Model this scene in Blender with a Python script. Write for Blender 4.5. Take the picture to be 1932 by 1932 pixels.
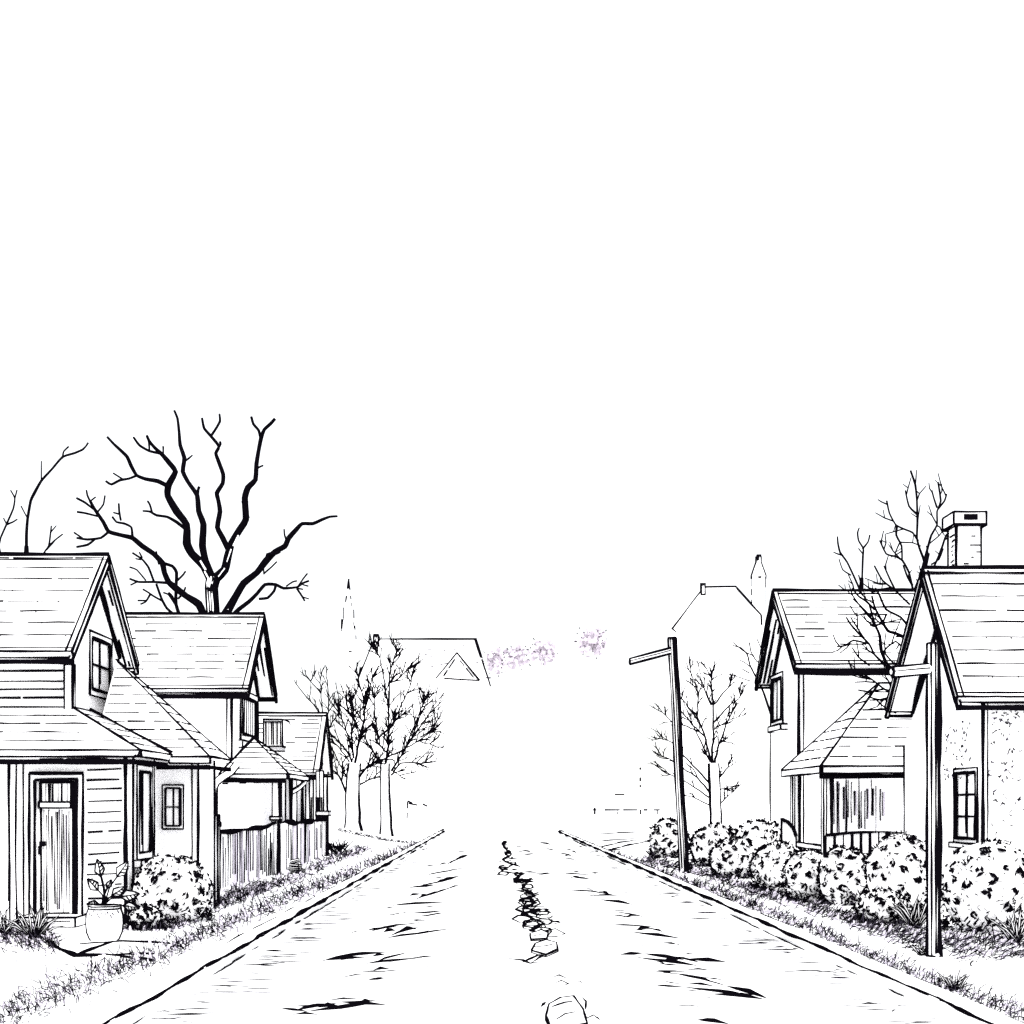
import bpy, math, random
from mathutils import Vector as V

for o in list(bpy.data.objects):
    bpy.data.objects.remove(o)
SC = bpy.context.scene
COL = SC.collection
RND = random.Random(7)

# ------------------------------------------------------------------ camera
LENS = 45.0
F = 1932 * LENS / 36.0          # focal length in the units of my 1932-unit measuring grid
U0, V0, H = 932.0, 1515.0, 1.7  # vanishing point and eye height
cam_d = bpy.data.cameras.new("camera")
cam_d.lens = LENS
cam_d.sensor_width = 36
cam_d.shift_x = (966 - U0) / 1932.0
cam_d.shift_y = (V0 - 966) / 1932.0
cam_d.clip_end = 3000
cam = bpy.data.objects.new("camera", cam_d)
cam.location = (0, 0, H)
cam.rotation_euler = (math.radians(90), 0, 0)
COL.objects.link(cam)
SC.camera = cam

# ------------------------------------------------------------------ daylight
SUN_EL, SUN_ROT = math.radians(52), math.radians(172)
w = bpy.data.worlds.new("World")
SC.world = w
w.use_nodes = True
nt = w.node_tree
nt.nodes.clear()
out = nt.nodes.new("ShaderNodeOutputWorld")
bg = nt.nodes.new("ShaderNodeBackground")
sky = nt.nodes.new("ShaderNodeTexSky")
sky.sky_type = 'NISHITA'
sky.sun_disc = False
sky.sun_elevation = SUN_EL
sky.sun_rotation = SUN_ROT
sky.dust_density = 1.0
sky.ozone_density = 0.3
hs = nt.nodes.new("ShaderNodeHueSaturation")      # overcast: hardly any blue left
hs.inputs['Saturation'].default_value = 0.12
nt.links.new(sky.outputs[0], hs.inputs['Color'])
nt.links.new(hs.outputs[0], bg.inputs[0])
bg.inputs[1].default_value = 0.15
nt.links.new(bg.outputs[0], out.inputs[0])
sd = bpy.data.lights.new("sun", 'SUN')
sd.energy = 0.9
sd.angle = math.radians(40)
sd.color = (1.0, 0.985, 0.965)
so = bpy.data.objects.new("sun", sd)
so.rotation_euler = (math.radians(90) - SUN_EL, 0, math.radians(-8))
COL.objects.link(so)

SC.view_settings.view_transform = 'Standard'
SC.view_settings.look = 'None'
SC.view_settings.gamma = 1
SC.view_settings.exposure = 2.1
SC.cycles.use_denoising = False
SC.cycles.sample_clamp_direct = 0.36
SC.cycles.sample_clamp_indirect = 0.7
SC.cycles.max_bounces = 9
SC.cycles.diffuse_bounces = 8

# ------------------------------------------------------------------ materials
def mat(name, col, var=0.04, scale=8.0):
    m = bpy.data.materials.new(name)
    m.use_nodes = True
    n = m.node_tree
    n.nodes.clear()
    o = n.nodes.new("ShaderNodeOutputMaterial")
    d = n.nodes.new("ShaderNodeBsdfDiffuse")
    n.links.new(d.outputs[0], o.inputs[0])
    t = n.nodes.new("ShaderNodeTexNoise")
    t.inputs['Scale'].default_value = scale
    t.inputs['Detail'].default_value = 4
    tc = n.nodes.new("ShaderNodeTexCoord")
    n.links.new(tc.outputs['Object'], t.inputs['Vector'])
    r = n.nodes.new("ShaderNodeValToRGB")
    lo = [max(0, c * (1 - var)) for c in col]
    hi = [min(1, c * (1 + var)) for c in col]
    r.color_ramp.elements[0].color = (*lo, 1)
    r.color_ramp.elements[1].color = (*hi, 1)
    n.links.new(t.outputs['Fac'], r.inputs[0])
    n.links.new(r.outputs[0], d.inputs[0])
    return m

PAPER = mat("white_limewash", (0.89, 0.885, 0.89))
ROOFW = mat("white_shingle", (0.85, 0.845, 0.85))
GROUND = mat("white_ground", (0.86, 0.858, 0.86), 0.02, 2.0)
INK = mat("black_ink", (0.0015, 0.0012, 0.002), 0.2)
SOFT = mat("violet_ink", (0.026, 0.0225, 0.032), 0.3)
LILAC = mat("pale_lilac", (0.46, 0.43, 0.485), 0.18, 3.0)
MAUVE = mat("mauve_leaf", (0.375, 0.335, 0.38), 0.2, 1.0)
MATS = [PAPER, INK, SOFT, LILAC, ROOFW, GROUND, MAUVE]
P_, K_, S_, L_, R_, G_, M_ = range(7)

# ------------------------------------------------------------------ helpers
def pt(u, v, Y):
    return V(((u - U0) * Y / F, Y, H - (v - V0) * Y / F))

def gp(u, v, z=0.0):
    Y = F * (H - z) / (v - V0)
    return V(((u - U0) * Y / F, Y, z))

def px(Y):
    return max(Y, 3.0) / F        # metres per grid unit at distance Y

def lerp(a, b, t):
    return a + (b - a) * t

class MB:
    def __init__(self):
        self.v, self.f, self.m = [], [], []

    def face(self, pts, m=P_):
        n = len(self.v)
        self.v += [V(p) for p in pts]
        self.f.append(tuple(range(n, n + len(pts))))
        self.m.append(m)

    def prism(self, pts, vec, m=P_, ink=0, mside=None):
        pts = [V(p) for p in pts]
        vec = V(vec)
        q = [p + vec for p in pts]
        n = len(pts)
        b = len(self.v)
        self.v += pts + q
        self.f.append(tuple(range(b, b + n)))
        self.f.append(tuple(range(b + 2 * n - 1, b + n - 1, -1)))
        self.m += [m, m]
        ms = m if mside is None else mside
        for i in range(n):
            j = (i + 1) % n
            self.f.append((b + i, b + n + i, b + n + j, b + j))
            self.m.append(ms)
        if ink:
            for i in range(n):
                j = (i + 1) % n
                self.line(pts[i], pts[j], ink)
                self.line(q[i], q[j], ink)
                self.line(pts[i], q[i], ink)

    def box(self, a, b, m=P_, ink=0):
        x0, y0, z0 = a
        x1, y1, z1 = b
        self.prism([(x0, y0, z0), (x1, y0, z0), (x1, y1, z0), (x0, y1, z0)], (0, 0, z1 - z0), m, ink)

    def lbox(self, fr, a0, a1, b0, b1, c0, c1, m=P_, ink=0):
        L = lambda a, b, c: fr[0] + fr[1] * a + fr[2] * b + fr[3] * c
        self.prism([L(a0, b0, c0), L(a1, b0, c0), L(a1, b1, c0), L(a0, b1, c0)], fr[3] * (c1 - c0), m, ink)

    def tube(self, pts, rad, m=K_, n=5, cap=True):
        """pts 3D, rad metres each"""
        pts = [V(p) for p in pts]
        b = len(self.v)
        k = len(pts)
        prev = None
        for i, p in enumerate(pts):
            d = (pts[min(i + 1, k - 1)] - pts[max(i - 1, 0)])
            if d.length < 1e-9:
                d = V((0, 0, 1))
            d.normalize()
            if prev is None:
                ref = V((0, 1, 0)) if abs(d.y) < 0.8 else V((0, 0, 1))
                a = d.cross(ref).normalized()
            else:
                a = prev - d * prev.dot(d)
                a = a.normalized() if a.length > 1e-6 else d.cross(V((0, 1, 0.1))).normalized()
            prev = a
            c = d.cross(a)
            for j in range(n):
                t = 2 * math.pi * (j + 0.5) / n
                self.v.append(p + (a * math.cos(t) + c * math.sin(t)) * rad[i])
        for i in range(k - 1):
            for j in range(n):
                j2 = (j + 1) % n
                self.f.append((b + i * n + j, b + i * n + j2, b + (i + 1) * n + j2, b + (i + 1) * n + j))
                self.m.append(m)
        if cap:
            self.f.append(tuple(b + j for j in range(n - 1, -1, -1)))
            self.f.append(tuple(b + (k - 1) * n + j for j in range(n)))
            self.m += [m, m]

    def stroke(self, pts, wd, m=K_, jit=0.35, taper=0.0, vary=0.22):
        """pen stroke: a thin square bar along pts, wd in grid units at its own distance"""
        pts = [V(p) for p in pts]
        out, rad = [], []
        tot = sum((pts[i + 1] - pts[i]).length / px((pts[i].y + pts[i + 1].y) / 2) for i in range(len(pts) - 1))
        run = 0
        ph = RND.uniform(0, 6)
        for i in range(len(pts) - 1):
            a, b = pts[i], pts[i + 1]
            ln = (b - a).length / px((a.y + b.y) / 2)
            n = max(1, min(40, int(ln / 24)))
            for k in range(n + (1 if i == len(pts) - 2 else 0)):
                t = k / n
                p = lerp(a, b, t)
                s = (run + t * ln) / max(tot, 1e-6)
                e = px(p.y)
                q = 1 + vary * math.sin(ph + s * tot / 37.0) + RND.uniform(-vary, vary) * 0.4
                if taper:
                    q *= max(0.12, 1 - taper * abs(2 * s - 1) ** 2)
                j = jit * e if 0 < s < 1 else 0
                out.append(p + V((RND.uniform(-j, j), RND.uniform(-j, j) * 0.2, RND.uniform(-j, j))))
                rad.append(wd * 0.72 * e * q)
            run += ln
        self.tube(out, rad, m, 4)

    def line(self, a, b, wd=3.0, m=K_, jit=0.35):
        self.stroke([a, b], wd, m, jit)

    def dashes(self, a, b, wd, gap=0.25, m=K_, jit=0.6, mean=60):
        """a broken pen line"""
        a, b = V(a), V(b)
        ln = (b - a).length / px((a.y + b.y) / 2)
        if ln < 1:
            return
        s = 0.0
        while s < ln:
            d = RND.uniform(0.3, 1.7) * mean
            e = min(ln, s + d)
            if e - s > 4:
                self.stroke([lerp(a, b, s / ln), lerp(a, b, e / ln)], wd * RND.uniform(0.75, 1.2), m, jit)
            s = e + RND.uniform(3, 2 * mean * gap)

    def build(self, name, parent=None, base=None, **kw):
        off = V((0, 0, 0))
        if base is not None:
            off = V(base)
        elif parent is not None:
            o = parent
            while o is not None:
                off = off + o.location
                o = o.parent
        me = bpy.data.meshes.new(name)
        me.from_pydata([tuple(p - off) for p in self.v], [], self.f)
        used = sorted(set(self.m))
        for k in used:
            me.materials.append(MATS[k])
        ix = {k: i for i, k in enumerate(used)}
        me.polygons.foreach_set("material_index", [ix[k] for k in self.m])
        me.update()
        ob = bpy.data.objects.new(name, me)
        COL.objects.link(ob)
        if parent is not None:
            ob.parent = parent
        elif base is not None:
            ob.location = off
        for k, val in kw.items():
            ob[k] = val
        return ob

def thing(name, loc, label, cat, group=None):
    o = bpy.data.objects.new(name, None)
    o.empty_display_size = 0.2
    o.location = loc
    COL.objects.link(o)
    o["label"] = label
    o["category"] = cat
    if group:
        o["group"] = group
    return o

def frame_at(p, ex, n):
    return (V(p), V(ex).normalized(), V((0, 0, 1)), V(n).normalized())

FRONT = V((0, -1, 0))

# ------------------------------------------------------------------ roofs and houses
def courses(mb, A, B, C, D, n, wd, gap=0.2, t0=0.0, t1=1.0, mean=70, skip=0.0, s0=0.0, s1=1.0):
    """broken shingle courses on the plane A-B (eave) D-C (ridge)"""
    for k in range(1, n):
        t = t0 + (t1 - t0) * (k + RND.uniform(-0.08, 0.08)) / n
        a = lerp(A, D, t)
        b = lerp(B, C, t)
        if RND.random() < skip:
            continue
        a2, b2 = lerp(a, b, s0 + RND.uniform(0, 0.02)), lerp(a, b, s1 - RND.uniform(0, 0.03))
        mb.dashes(a2, b2, wd, gap, mean=mean, jit=1.1)
        dn = (A - D).normalized()
        e = px(a.y)
        for q in range(int((b2 - a2).length / e / 38)):      # broken shingle corners
            p = lerp(a2, b2, RND.random())
            if RND.random() < .5:
                mb.stroke([p, p + dn * RND.uniform(3, 7) * e + V((RND.uniform(-2, 2) * e, 0, 0))], wd * RND.uniform(.6, 1.1), taper=.5)
            else:
                mb.stroke([p, p + V((RND.uniform(8, 18) * e, 0, 0))], wd * RND.uniform(1.2, 1.9), taper=.8)

def roof_plane(mb, pts, th, ink, m=R_):
    """slab hanging th below the polygon"""
    n = (V(pts[1]) - V(pts[0])).cross(V(pts[2]) - V(pts[0])).normalized()
    if n.z < 0:
        n = -n
    mb.prism(pts, -n * th, m, ink)
    return n

def gable_house(root, xr, xfar, Yn, Ya, Yf, Zn, Za, Zf, wx, W0, W1, z0, ink, ncourse, th=0.12,
                soffit_shade=10, skip=0.0, gap=0.2, mean=70, corner=6, nm_wall='wall', nm_roof='roof', lines_far=True):
    sgn = 1 if xfar < xr else -1       # house runs away from its gable
    mb = MB()
    A, B = V((xr, Yn, Zn)), V((xfar, Yn, Zn))
    D, C = V((xr, Ya, Za)), V((xfar, Ya, Za))
    n = roof_plane(mb, [A, B, C, D], th, ink)
    E, G = V((xr, Yf, Zf)), V((xfar, Yf, Zf))
    roof_plane(mb, [D, C, G, E], th, ink)
    # ridge board and eave board lines
    e = px(Ya)
    dn = (A - D).normalized()
    mb.line(D + V((0, 0, .02)), C + V((0, 0, .02)), ink * 1.5)
    mb.dashes(D + dn * 9 * e + V((-sgn * 8 * e, 0, 0)), C + dn * 9 * e, ink * .8, .08, mean=160)
    mb.line(A - dn * 9 * e, B - dn * 9 * e, ink * .8)
    # rake board
    rk = V((-sgn * 11 * e, 0, 0))
    mb.line(A + rk, D + rk * .8 + dn * 6 * e, ink * .8)
    courses(mb, A + rk, B, C, D + rk, ncourse, ink * .75, gap, 0.04, 0.97, mean, skip)
    # barge boards hanging under both rakes
    for a, b in ((A, D), (E, D)):
        dd = V((0, 0, -th - 7 * e))
        mb.prism([a + V((0, 0, -th)), b + V((0, 0, -th)), b + dd, a + dd], (-sgn * .05, 0, 0), P_, ink * .8)
    roof = mb.build(nm_roof, root)
    # shade beneath the near eave, put in as a black bar
    gb = MB()
    q = V((0, th * .3, -th - soffit_shade * .4 * px(Yn)))
    gb.stroke([A + q, B + q], soffit_shade, K_, vary=.12)
    gb.build('eave_shade', root)
    # body
    mb = MB()
    def zr(y):
        return (Zn + (Za - Zn) * (y - Yn) / (Ya - Yn) if y < Ya else Zf + (Za - Zf) * (Yf - y) / (Yf - Ya)) - th * 1.6
    prof = [(W0, z0), (W1, z0), (W1, zr(W1)), (Ya, zr(Ya)), (W0, zr(W0))]
    mb.prism([V((wx, y, z)) for y, z in prof], (xfar - wx + sgn * .05, 0, 0), P_)
    o = sgn * .004
    mb.line((wx, W0, z0), (wx, W0, zr(W0)), corner)
    mb.line((wx + sgn * .0 - sgn * 9 * px(W0), W0, z0), (wx - sgn * 9 * px(W0), W0, zr(W0)), corner * .5)
    mb.line((wx, W1, z0), (wx, W1, zr(W1)), ink)
    # shade where the gable meets the slopes, put in as black stroke and wedge
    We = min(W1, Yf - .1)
    mb.stroke([(wx + sgn * .02, lerp(Ya, We, .02 + .14 * k), zr(lerp(Ya, We, .02 + .14 * k)) - (.02 if k else .1)) for k in range(8)], soffit_shade * 1.3, K_, taper=.55, vary=.4)
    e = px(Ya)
    mb.prism([(wx, Ya, zr(Ya) + .02), (wx, lerp(Ya, W0, .22), zr(lerp(Ya, W0, .22))), (wx, Ya, zr(Ya) - soffit_shade * 3.4 * e), (wx, lerp(Ya, We, .3), zr(lerp(Ya, We, .3)))], (sgn * .015, 0, 0), K_)
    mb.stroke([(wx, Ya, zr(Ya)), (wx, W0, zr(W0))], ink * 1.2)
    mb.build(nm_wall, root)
    # shade below the far overhang drawn in as black strokes, plus its edge line
    sb = MB()
    for k in range(3):
        x = wx + (xr - wx) * (0.3 + .25 * k)
        sb.stroke([(x, lerp(Ya, Yf, .12 + .1 * k), zr(lerp(Ya, Yf, .12 + .1 * k)) + th * .45), (x, lerp(Yf, Ya, .06), zr(lerp(Yf, Ya, .06)) + th * .45)], soffit_shade * .45, K_)
    sb.line((xr, Yf, Zf - th - .02), (wx, Yf, Zf - th - .02), ink * 1.5)
    sb.build('soffit_shade', root)
    return zr

def window(root, fr, a0, a1, b0, b1, ink, cols, rows, sill=True, dark=1.0, curtains=0, lab=None, depth=.05, slats=0, fw=None):
    """frame (part) with its pane (sub-part) on the wall frame fr"""
    e = px(fr[0].y)
    mb = MB()
    fw = fw or 7 * e
    for q in ((a0 - fw, a0, b0 - fw, b1 + fw), (a1, a1 + fw, b0 - fw, b1 + fw), (a0, a1, b1, b1 + fw), (a0, a1, b0 - fw, b0)):
        mb.lbox(fr, q[0], q[1], q[2], q[3], -.03, depth, P_, 0)
    L = lambda a, b, c: fr[0] + fr[1] * a + fr[2] * b + fr[3] * c
    for g, wd in ((fw, ink), (0, ink * 1.5 * dark)):
        c = [L(a0 - g, b0 - g, depth), L(a1 + g, b0 - g, depth), L(a1 + g, b1 + g, depth), L(a0 - g, b1 + g, depth)]
        for i in range(4):
            mb.line(c[i], c[(i + 1) % 4], wd)
    if sill:
        mb.lbox(fr, a0 - fw * 1.3, a1 + fw * 1.3, b0 - fw * 2.1, b0 - fw - .003, -.03, depth + .07, P_, ink)
    f = mb.build('window', root)
    if lab:
        f["label"] = lab
    pb = MB()
    pb.lbox(fr, a0, a1, b0, b1, -.03, .012, P_)
    for k in range(1, cols):
        a = lerp(a0, a1, k / cols)
        pb.lbox(fr, a - 1.6 * e, a + 1.6 * e, b0, b1, .012, .03, K_)
    for k in range(1, rows):
        b = lerp(b0, b1, k / rows)
        pb.line(L(a0, b, .025), L(a1, b, .025), ink * 1.1)
    for k in range(curtains):
        a = lerp(a0, a1, (k + .5) / curtains) + RND.uniform(-.1, .1) * (a1 - a0) / curtains
        bb = lerp(b0, b1, RND.uniform(.02, .2))
        pb.stroke([L(a, bb, .016), L(a + RND.uniform(-2, 2) * e, lerp(bb, b1, .5), .016), L(a, b1, .016)], ink * RND.uniform(.6, 1.5), K_, vary=.5)
    for k in range(slats):
        a = lerp(a0, a1, (k + .5) / slats)
        pb.stroke([L(a, b0, .016), L(a, b1, .016)], ink * RND.uniform(.6, 1.4), K_)
    pb.build('pane', f)
    return f

# ------------------------------------------------------------------ ground, road, kerbs
def gz(x, y):
    """a low lawn bank behind the left-hand fence"""
    d = math.hypot((x + 9.5) / 7.6, (y - 62) / 14.0)
    return 1.12 * (1 - d * d) ** 2 * 1.0 if d < 1 else 0.0

mb = MB()
xs = [-900, -300, -120, -60, -30] + [-20 + .5 * i for i in range(0, 39)] + [0, 4, 8, 14, 30, 60, 120, 300, 900]
ys = [-30, -10, 0, 10, 20, 30, 40] + [44 + 1.0 * i for i in range(0, 37)] + [90, 120, 200, 400, 900, 1800]
n = len(xs)
mb.v = [V((x, y, gz(x, y))) for y in ys for x in xs]
for j in range(len(ys) - 1):
    for i in range(n - 1):
        mb.f.append((j * n + i, j * n + i + 1, (j + 1) * n + i + 1, (j + 1) * n + i))
        mb.m.append(G_)
mb.build('ground', kind='structure')

RL, RR = -2.8, 3.6
def ground_stroke(mb, uv, wd, taper=.9, m=K_, z=.006):
    pts = [gp(u, v, z) for u, v in uv]
    rad_pts = []
    mb.stroke(pts, wd * 1.6, m, jit=.7, taper=taper, vary=.35)

mb = MB()
mb.prism([(RL, -15, .004), (RR, -15, .004), (RR + .0, 130, .004), (RL + .25, 130, .004)], (0, 0, -.05), G_)
# cracks and ruts drawn from the photograph
LEFT = [
 (865,1604,890,1600),(845,1630,888,1611),(828,1632,858,1628),(806,1651,878,1637),(770,1675,830,1668),(790,1672,870,1652),
 (773,1690,808,1688),(775,1700,868,1669),(735,1709,838,1703),(770,1723,840,1718),(772,1730,838,1722),(690,1756,760,1748),
 (700,1757,800,1740),(728,1770,852,1752),(735,1766,790,1750),(680,1833,762,1829),(608,1813,728,1797),(610,1812,690,1806),(690,1818,796,1807),
 (715,1812,768,1797),(695,1849,725,1846),(528,1901,580,1908),(580,1908,700,1893),(560,1906,640,1892),(640,1890,728,1896),(550,1914,600,1914),(650,1890,712,1887)]
RIGHT = [
 (1018,1590,1040,1594),(1015,1603,1052,1606),(1055,1609,1085,1618),(1062,1619,1100,1621),(1062,1648,1120,1651),(1082,1655,1115,1659),
 (1075,1680,1160,1689),(1120,1690,1170,1690),(1130,1697,1200,1708),(1155,1718,1190,1716),(1152,1726,1220,1732),(1160,1720,1215,1730),
 (1152,1745,1245,1750),(1190,1758,1288,1771),(1215,1750,1250,1758),(1170,1801,1215,1798),(1215,1799,1290,1811),(1195,1805,1315,1822),
 (1255,1803,1320,1816),(1298,1809,1370,1815),(1235,1858,1290,1862),(1290,1862,1420,1880),(1280,1838,1370,1860),(1370,1860,1448,1884),(1340,1875,1440,1885),
 (1317,1924,1375,1932)]
for k, (a, b, c, d) in enumerate(LEFT + RIGHT):
    mid = ((a + c) / 2, (b + d) / 2 + RND.uniform(-2.5, 2.5))
    wd = 1.7 + 2.3 * min(1, (b - 1590) / 250.0)
    ground_stroke(mb, [(a, b), (lerp(a, mid[0], .5), lerp(b, mid[1], .55)), mid, (c, d)], wd * RND.uniform(.9, 1.5))
for k in range(60):
    sd_ = RND.random() < .5
    v = 1600 + 320 * RND.random() ** 1.3
    t = (v - 1600) / 320
    u = (lerp(845, 640, t) if sd_ else lerp(1060, 1330, t)) + RND.gauss(0, 18 + 34 * t)
    l = RND.uniform(14, 40) * (.6 + t)
    dv = RND.uniform(-3, 0) * (1 if sd_ else -1) * (1 + 2 * t)
    ground_stroke(mb, [(u, v), (u + l * .5, v + dv * .5 + RND.uniform(-2, 2)), (u + l, v + dv)], RND.uniform(1.4, 2.8) * (.8 + .5 * t))
# thick dark bits where the ruts break
for (u, v, l, wd) in [(770,1754,30,7),(735,1757,22,6),(715,1803,26,8),(720,1829,30,7),(620,1899,38,9),(690,1890,26,8),(655,1810,24,5),
                      (1190,1729,26,6),(1215,1753,26,7),(1265,1812,28,8),(1400,1878,44,8),(1300,1800,22,5),(1120,1690,24,4),(1085,1655,18,4),(800,1690,14,4),(765,1722,14,4)]:
    ground_stroke(mb, [(u - l / 2, v + 1.5), (u, v - 1), (u + l / 2, v - 1)], wd, taper=.95)
# wandering crack along the middle
mid = [(955,1588),(952,1600),(965,1612),(948,1622),(968,1632),(945,1645),(985,1650),(972,1664),(1000,1660),(985,1678),(1008,1690),(980,1700),(1012,1704),
       (988,1716),(1022,1716),(985,1726),(1015,1738),(1028,1742),(1000,1757),(1035,1762)]
for a, b in zip(mid[:-1], mid[1:]):
    ground_stroke(mb, [a, ((a[0] + b[0]) / 2 + RND.uniform(-5, 5), (a[1] + b[1]) / 2), b], RND.uniform(2.4, 4.2), taper=.3)
    # broken cells beside the crack
    for q in range(2):
        sz = 4 + 24 * min(1, (a[1] - 1585) / 170.0)
        cu, cv = lerp(a[0], b[0], RND.random()) + RND.uniform(-.6, .6) * sz, lerp(a[1], b[1], RND.random())
        m_ = RND.randint(5, 7)
        ring = [(cu + math.cos(2 * math.pi * k / m_) * sz * RND.uniform(.5, .95), max(1586, cv + math.sin(2 * math.pi * k / m_) * sz * .33 * RND.uniform(.6, 1.1))) for k in range(m_)]
        ground_stroke(mb, ring + ([ring[0]] if RND.random() < .6 else []), RND.uniform(1.4, 2.8), taper=.3)
for k in range(40):
    u, v = RND.choice(mid)
    u += RND.uniform(-22, 22); v += RND.uniform(-5, 5)
    l = RND.uniform(10, 34)
    if v > 1597:
        ground_stroke(mb, [(u, v), (u + l / 2, v + RND.uniform(-2, 2)), (u + l, v + RND.uniform(-2, 3))], RND.uniform(1.6, 3.2))
for uv in ([(955,1808),(985,1812),(1000,1818),(1020,1815)], [(1000,1818),(1030,1800),(1062,1790)], [(985,1816),(1015,1803),(1045,1798)],
           [(1040,1845),(1055,1840),(1070,1846)], [(1045,1856),(1058,1850),(1072,1856),(1062,1860)], [(1078,1866),(1095,1868)], [(1052,1832),(1062,1830)], [(1028,1826),(1036,1829)], [(1082,1854),(1094,1851),(1100,1856)], [(1098,1925),(1120,1915),(1132,1924)], [(1068,1812),(1076,1814)], [(1096,1880),(1106,1890),(1104,1905)], [(1020,1900),(1030,1890)], [(1000,1875),(1008,1879)]):
    ground_stroke(mb, uv, 2.8)
mb.build('road', kind='structure')

# side track leaving the road on the right, far off
mb = MB()
for uv in ([(1140,1606),(1190,1594),(1226,1587)], [(1120,1602),(1170,1590),(1225,1582)], [(1112,1574),(1150,1573),(1205,1570)], [(1122,1588),(1165,1585),(1212,1582)],
           [(1110,1579),(1128,1579)], [(1150,1605),(1180,1601)]):
    ground_stroke(mb, uv, 2.2, .7, z=.008)
mb.prism([gp(1130,1601,.004), gp(1226,1588,.004), gp(1226,1576,.004), gp(1114,1582,.004)], (0, 0, -.03), G_)
mb.build('side_track', kind='structure')

def kerb(name, x, sgn):
    mb = MB()
    hgt, wid = .11, .24
    Ys = [4, 8, 10, 12, 14, 17, 20, 24, 30, 38, 50, 72]
    for a, b in zip(Ys[:-1], Ys[1:]):
        mb.prism([(x, a, -.05), (x + sgn * wid, a, -.05), (x + sgn * wid, a, hgt), (x, a, hgt)], (0, b - a, 0), G_)
    def xj(y, amt):
        return amt * (math.sin(y * 1.9) + .6 * math.sin(y * 4.3 + 1)) * .5
    pts = []
    y = 8.5
    while y < 72:
        pts.append(V((x + xj(y, .03) - sgn * .008, y, hgt * 1.01)))
        y *= 1.035
    k = 0
    while k < len(pts) - 1:          # the kerb's top arris, pressed harder here and there
        seg = RND.randint(5, 9)
        s = pts[k:k + seg + 1]
        mb.stroke(s, RND.uniform(3.6, 5.2) * (0.6 if s[0].y > 30 else 1), jit=.4, vary=.3)
        k += seg
    # its foot against the road
    y = 8.5
    while y < 60:
        if RND.random() < .62:
            y2 = y * RND.uniform(1.02, 1.07)
            xx = x - sgn * RND.uniform(0.01, .04)
            mb.stroke([(xx, y, .012), (xx - sgn * .01, (y + y2) / 2, .012), (xx, y2, .012)], RND.uniform(1.6, 3), taper=.6)
        y *= 1.04
    # back arris
    y = 9
    while y < 72:
        y2 = y * RND.uniform(1.04, 1.14)
        if y > 16 or RND.random() < .4:
            xx = x + sgn * wid
            mb.stroke([(xx + xj(y, .03), y, hgt), (xx + xj(y2, .03), y2, hgt)], RND.uniform(1.8, 2.8), taper=.5)
        y = y2 * (1.0 if y > 30 else RND.uniform(1.01, 1.06))
    # scratchy strokes on the road beside it
    for k in range(150):
        y = 8.5 * (6.0 ** RND.random())
        if RND.random() < .35 and y > 16:
            continue
        xx = x - sgn * abs(RND.gauss(0, .2)) - sgn * .03
        l = RND.uniform(.08, .55) * min(1, 14 / y + .3)
        xe = xx - sgn * l
        mb.stroke([(xx, y, .008), ((xx + xe) / 2, y + RND.uniform(-.06, .06), .008), (xe, y + RND.uniform(-.1, .1), .008)], RND.uniform(1.2, 2.4), K_ if RND.random() < .85 else S_, taper=.9)
    mb.build(name, kind='structure')
kerb('kerb', RL, -1)
kerb('kerb', RR, 1)

# doorstep path of flat slabs
mb = MB()
ps = [gp(88,1772,.012), gp(100,1783,.012), gp(140,1800,.012), gp(285,1808,.012), gp(330,1778,.012), gp(255,1772,.012), gp(170,1762,.012)]
mb.prism(ps, (0, 0, -.04), G_)
for uv in ([(88,1772),(105,1786),(142,1803),(200,1801),(270,1808),(290,1812)], [(142,1803),(215,1776)], [(150,1781),(230,1776),(280,1778),(332,1781)], [(205,1801),(300,1800)]):
    ground_stroke(mb, uv, 4.2, .6, z=.016)
mb.build('footpath', kind='structure')

# ------------------------------------------------------------------ LEFT: clapboard cottage
A = thing('clapboard_cottage', (-6.3, 19.0, 0), "white two-storey clapboard cottage with front door beside the potted plant", "house")
fA = frame_at((-5.18, 18.0, 0), (1, 0, 0), FRONT)       # front wall, a<0 to the left of its corner
s = px(18.0)
def fa(u): return (u - 237) * s
def fb(v): return (1743 - v) * s
mb = MB()
mb.box((-10.5, 18.0, 0), (-5.18, 20.9, 2.6))
LA = lambda a, b, c=.004: fA[0] + fA[1] * a + fA[2] * b + FRONT * c
for v in (1438, 1453, 1472, 1489, 1512, 1533, 1551, 1570, 1591, 1612, 1631, 1650, 1672, 1695, 1718):
    mb.dashes(LA(fa(164 + RND.uniform(0, 4)), fb(v)), LA(fa(231 - RND.uniform(0, 6)), fb(v - RND.uniform(0, 5))), 3.2, .1, mean=90)
for u, v0, v1 in ((16,1440,1700),(18,1440,1740),(31,1440,1745),(44,1440,1740)):
    mb.stroke([LA(fa(u), fb(v0)), LA(fa(u + RND.uniform(-2, 2)), fb((v0 + v1) / 2)), LA(fa(u + 1), fb(v1))], 3.0)
mb.dashes(LA(fa(75), fb(1432)), LA(fa(225), fb(1431)), 2.6, .2)
mb.line(LA(0, 0), LA(0, fb(1425)), 6)
mb.line(LA(fa(246), 0, 0) + V((0, .16, 0)), LA(fa(246), fb(1425), 0) + V((0, .16, 0)), 2.5)
mb.line((-5.18, 18.32, 0), (-5.18, 18.32, 2.5), 3)
mb.line((-5.18, 19.5, 0), (-5.18, 19.5, 2.5), 4)
mb.build('wall', A)
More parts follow.
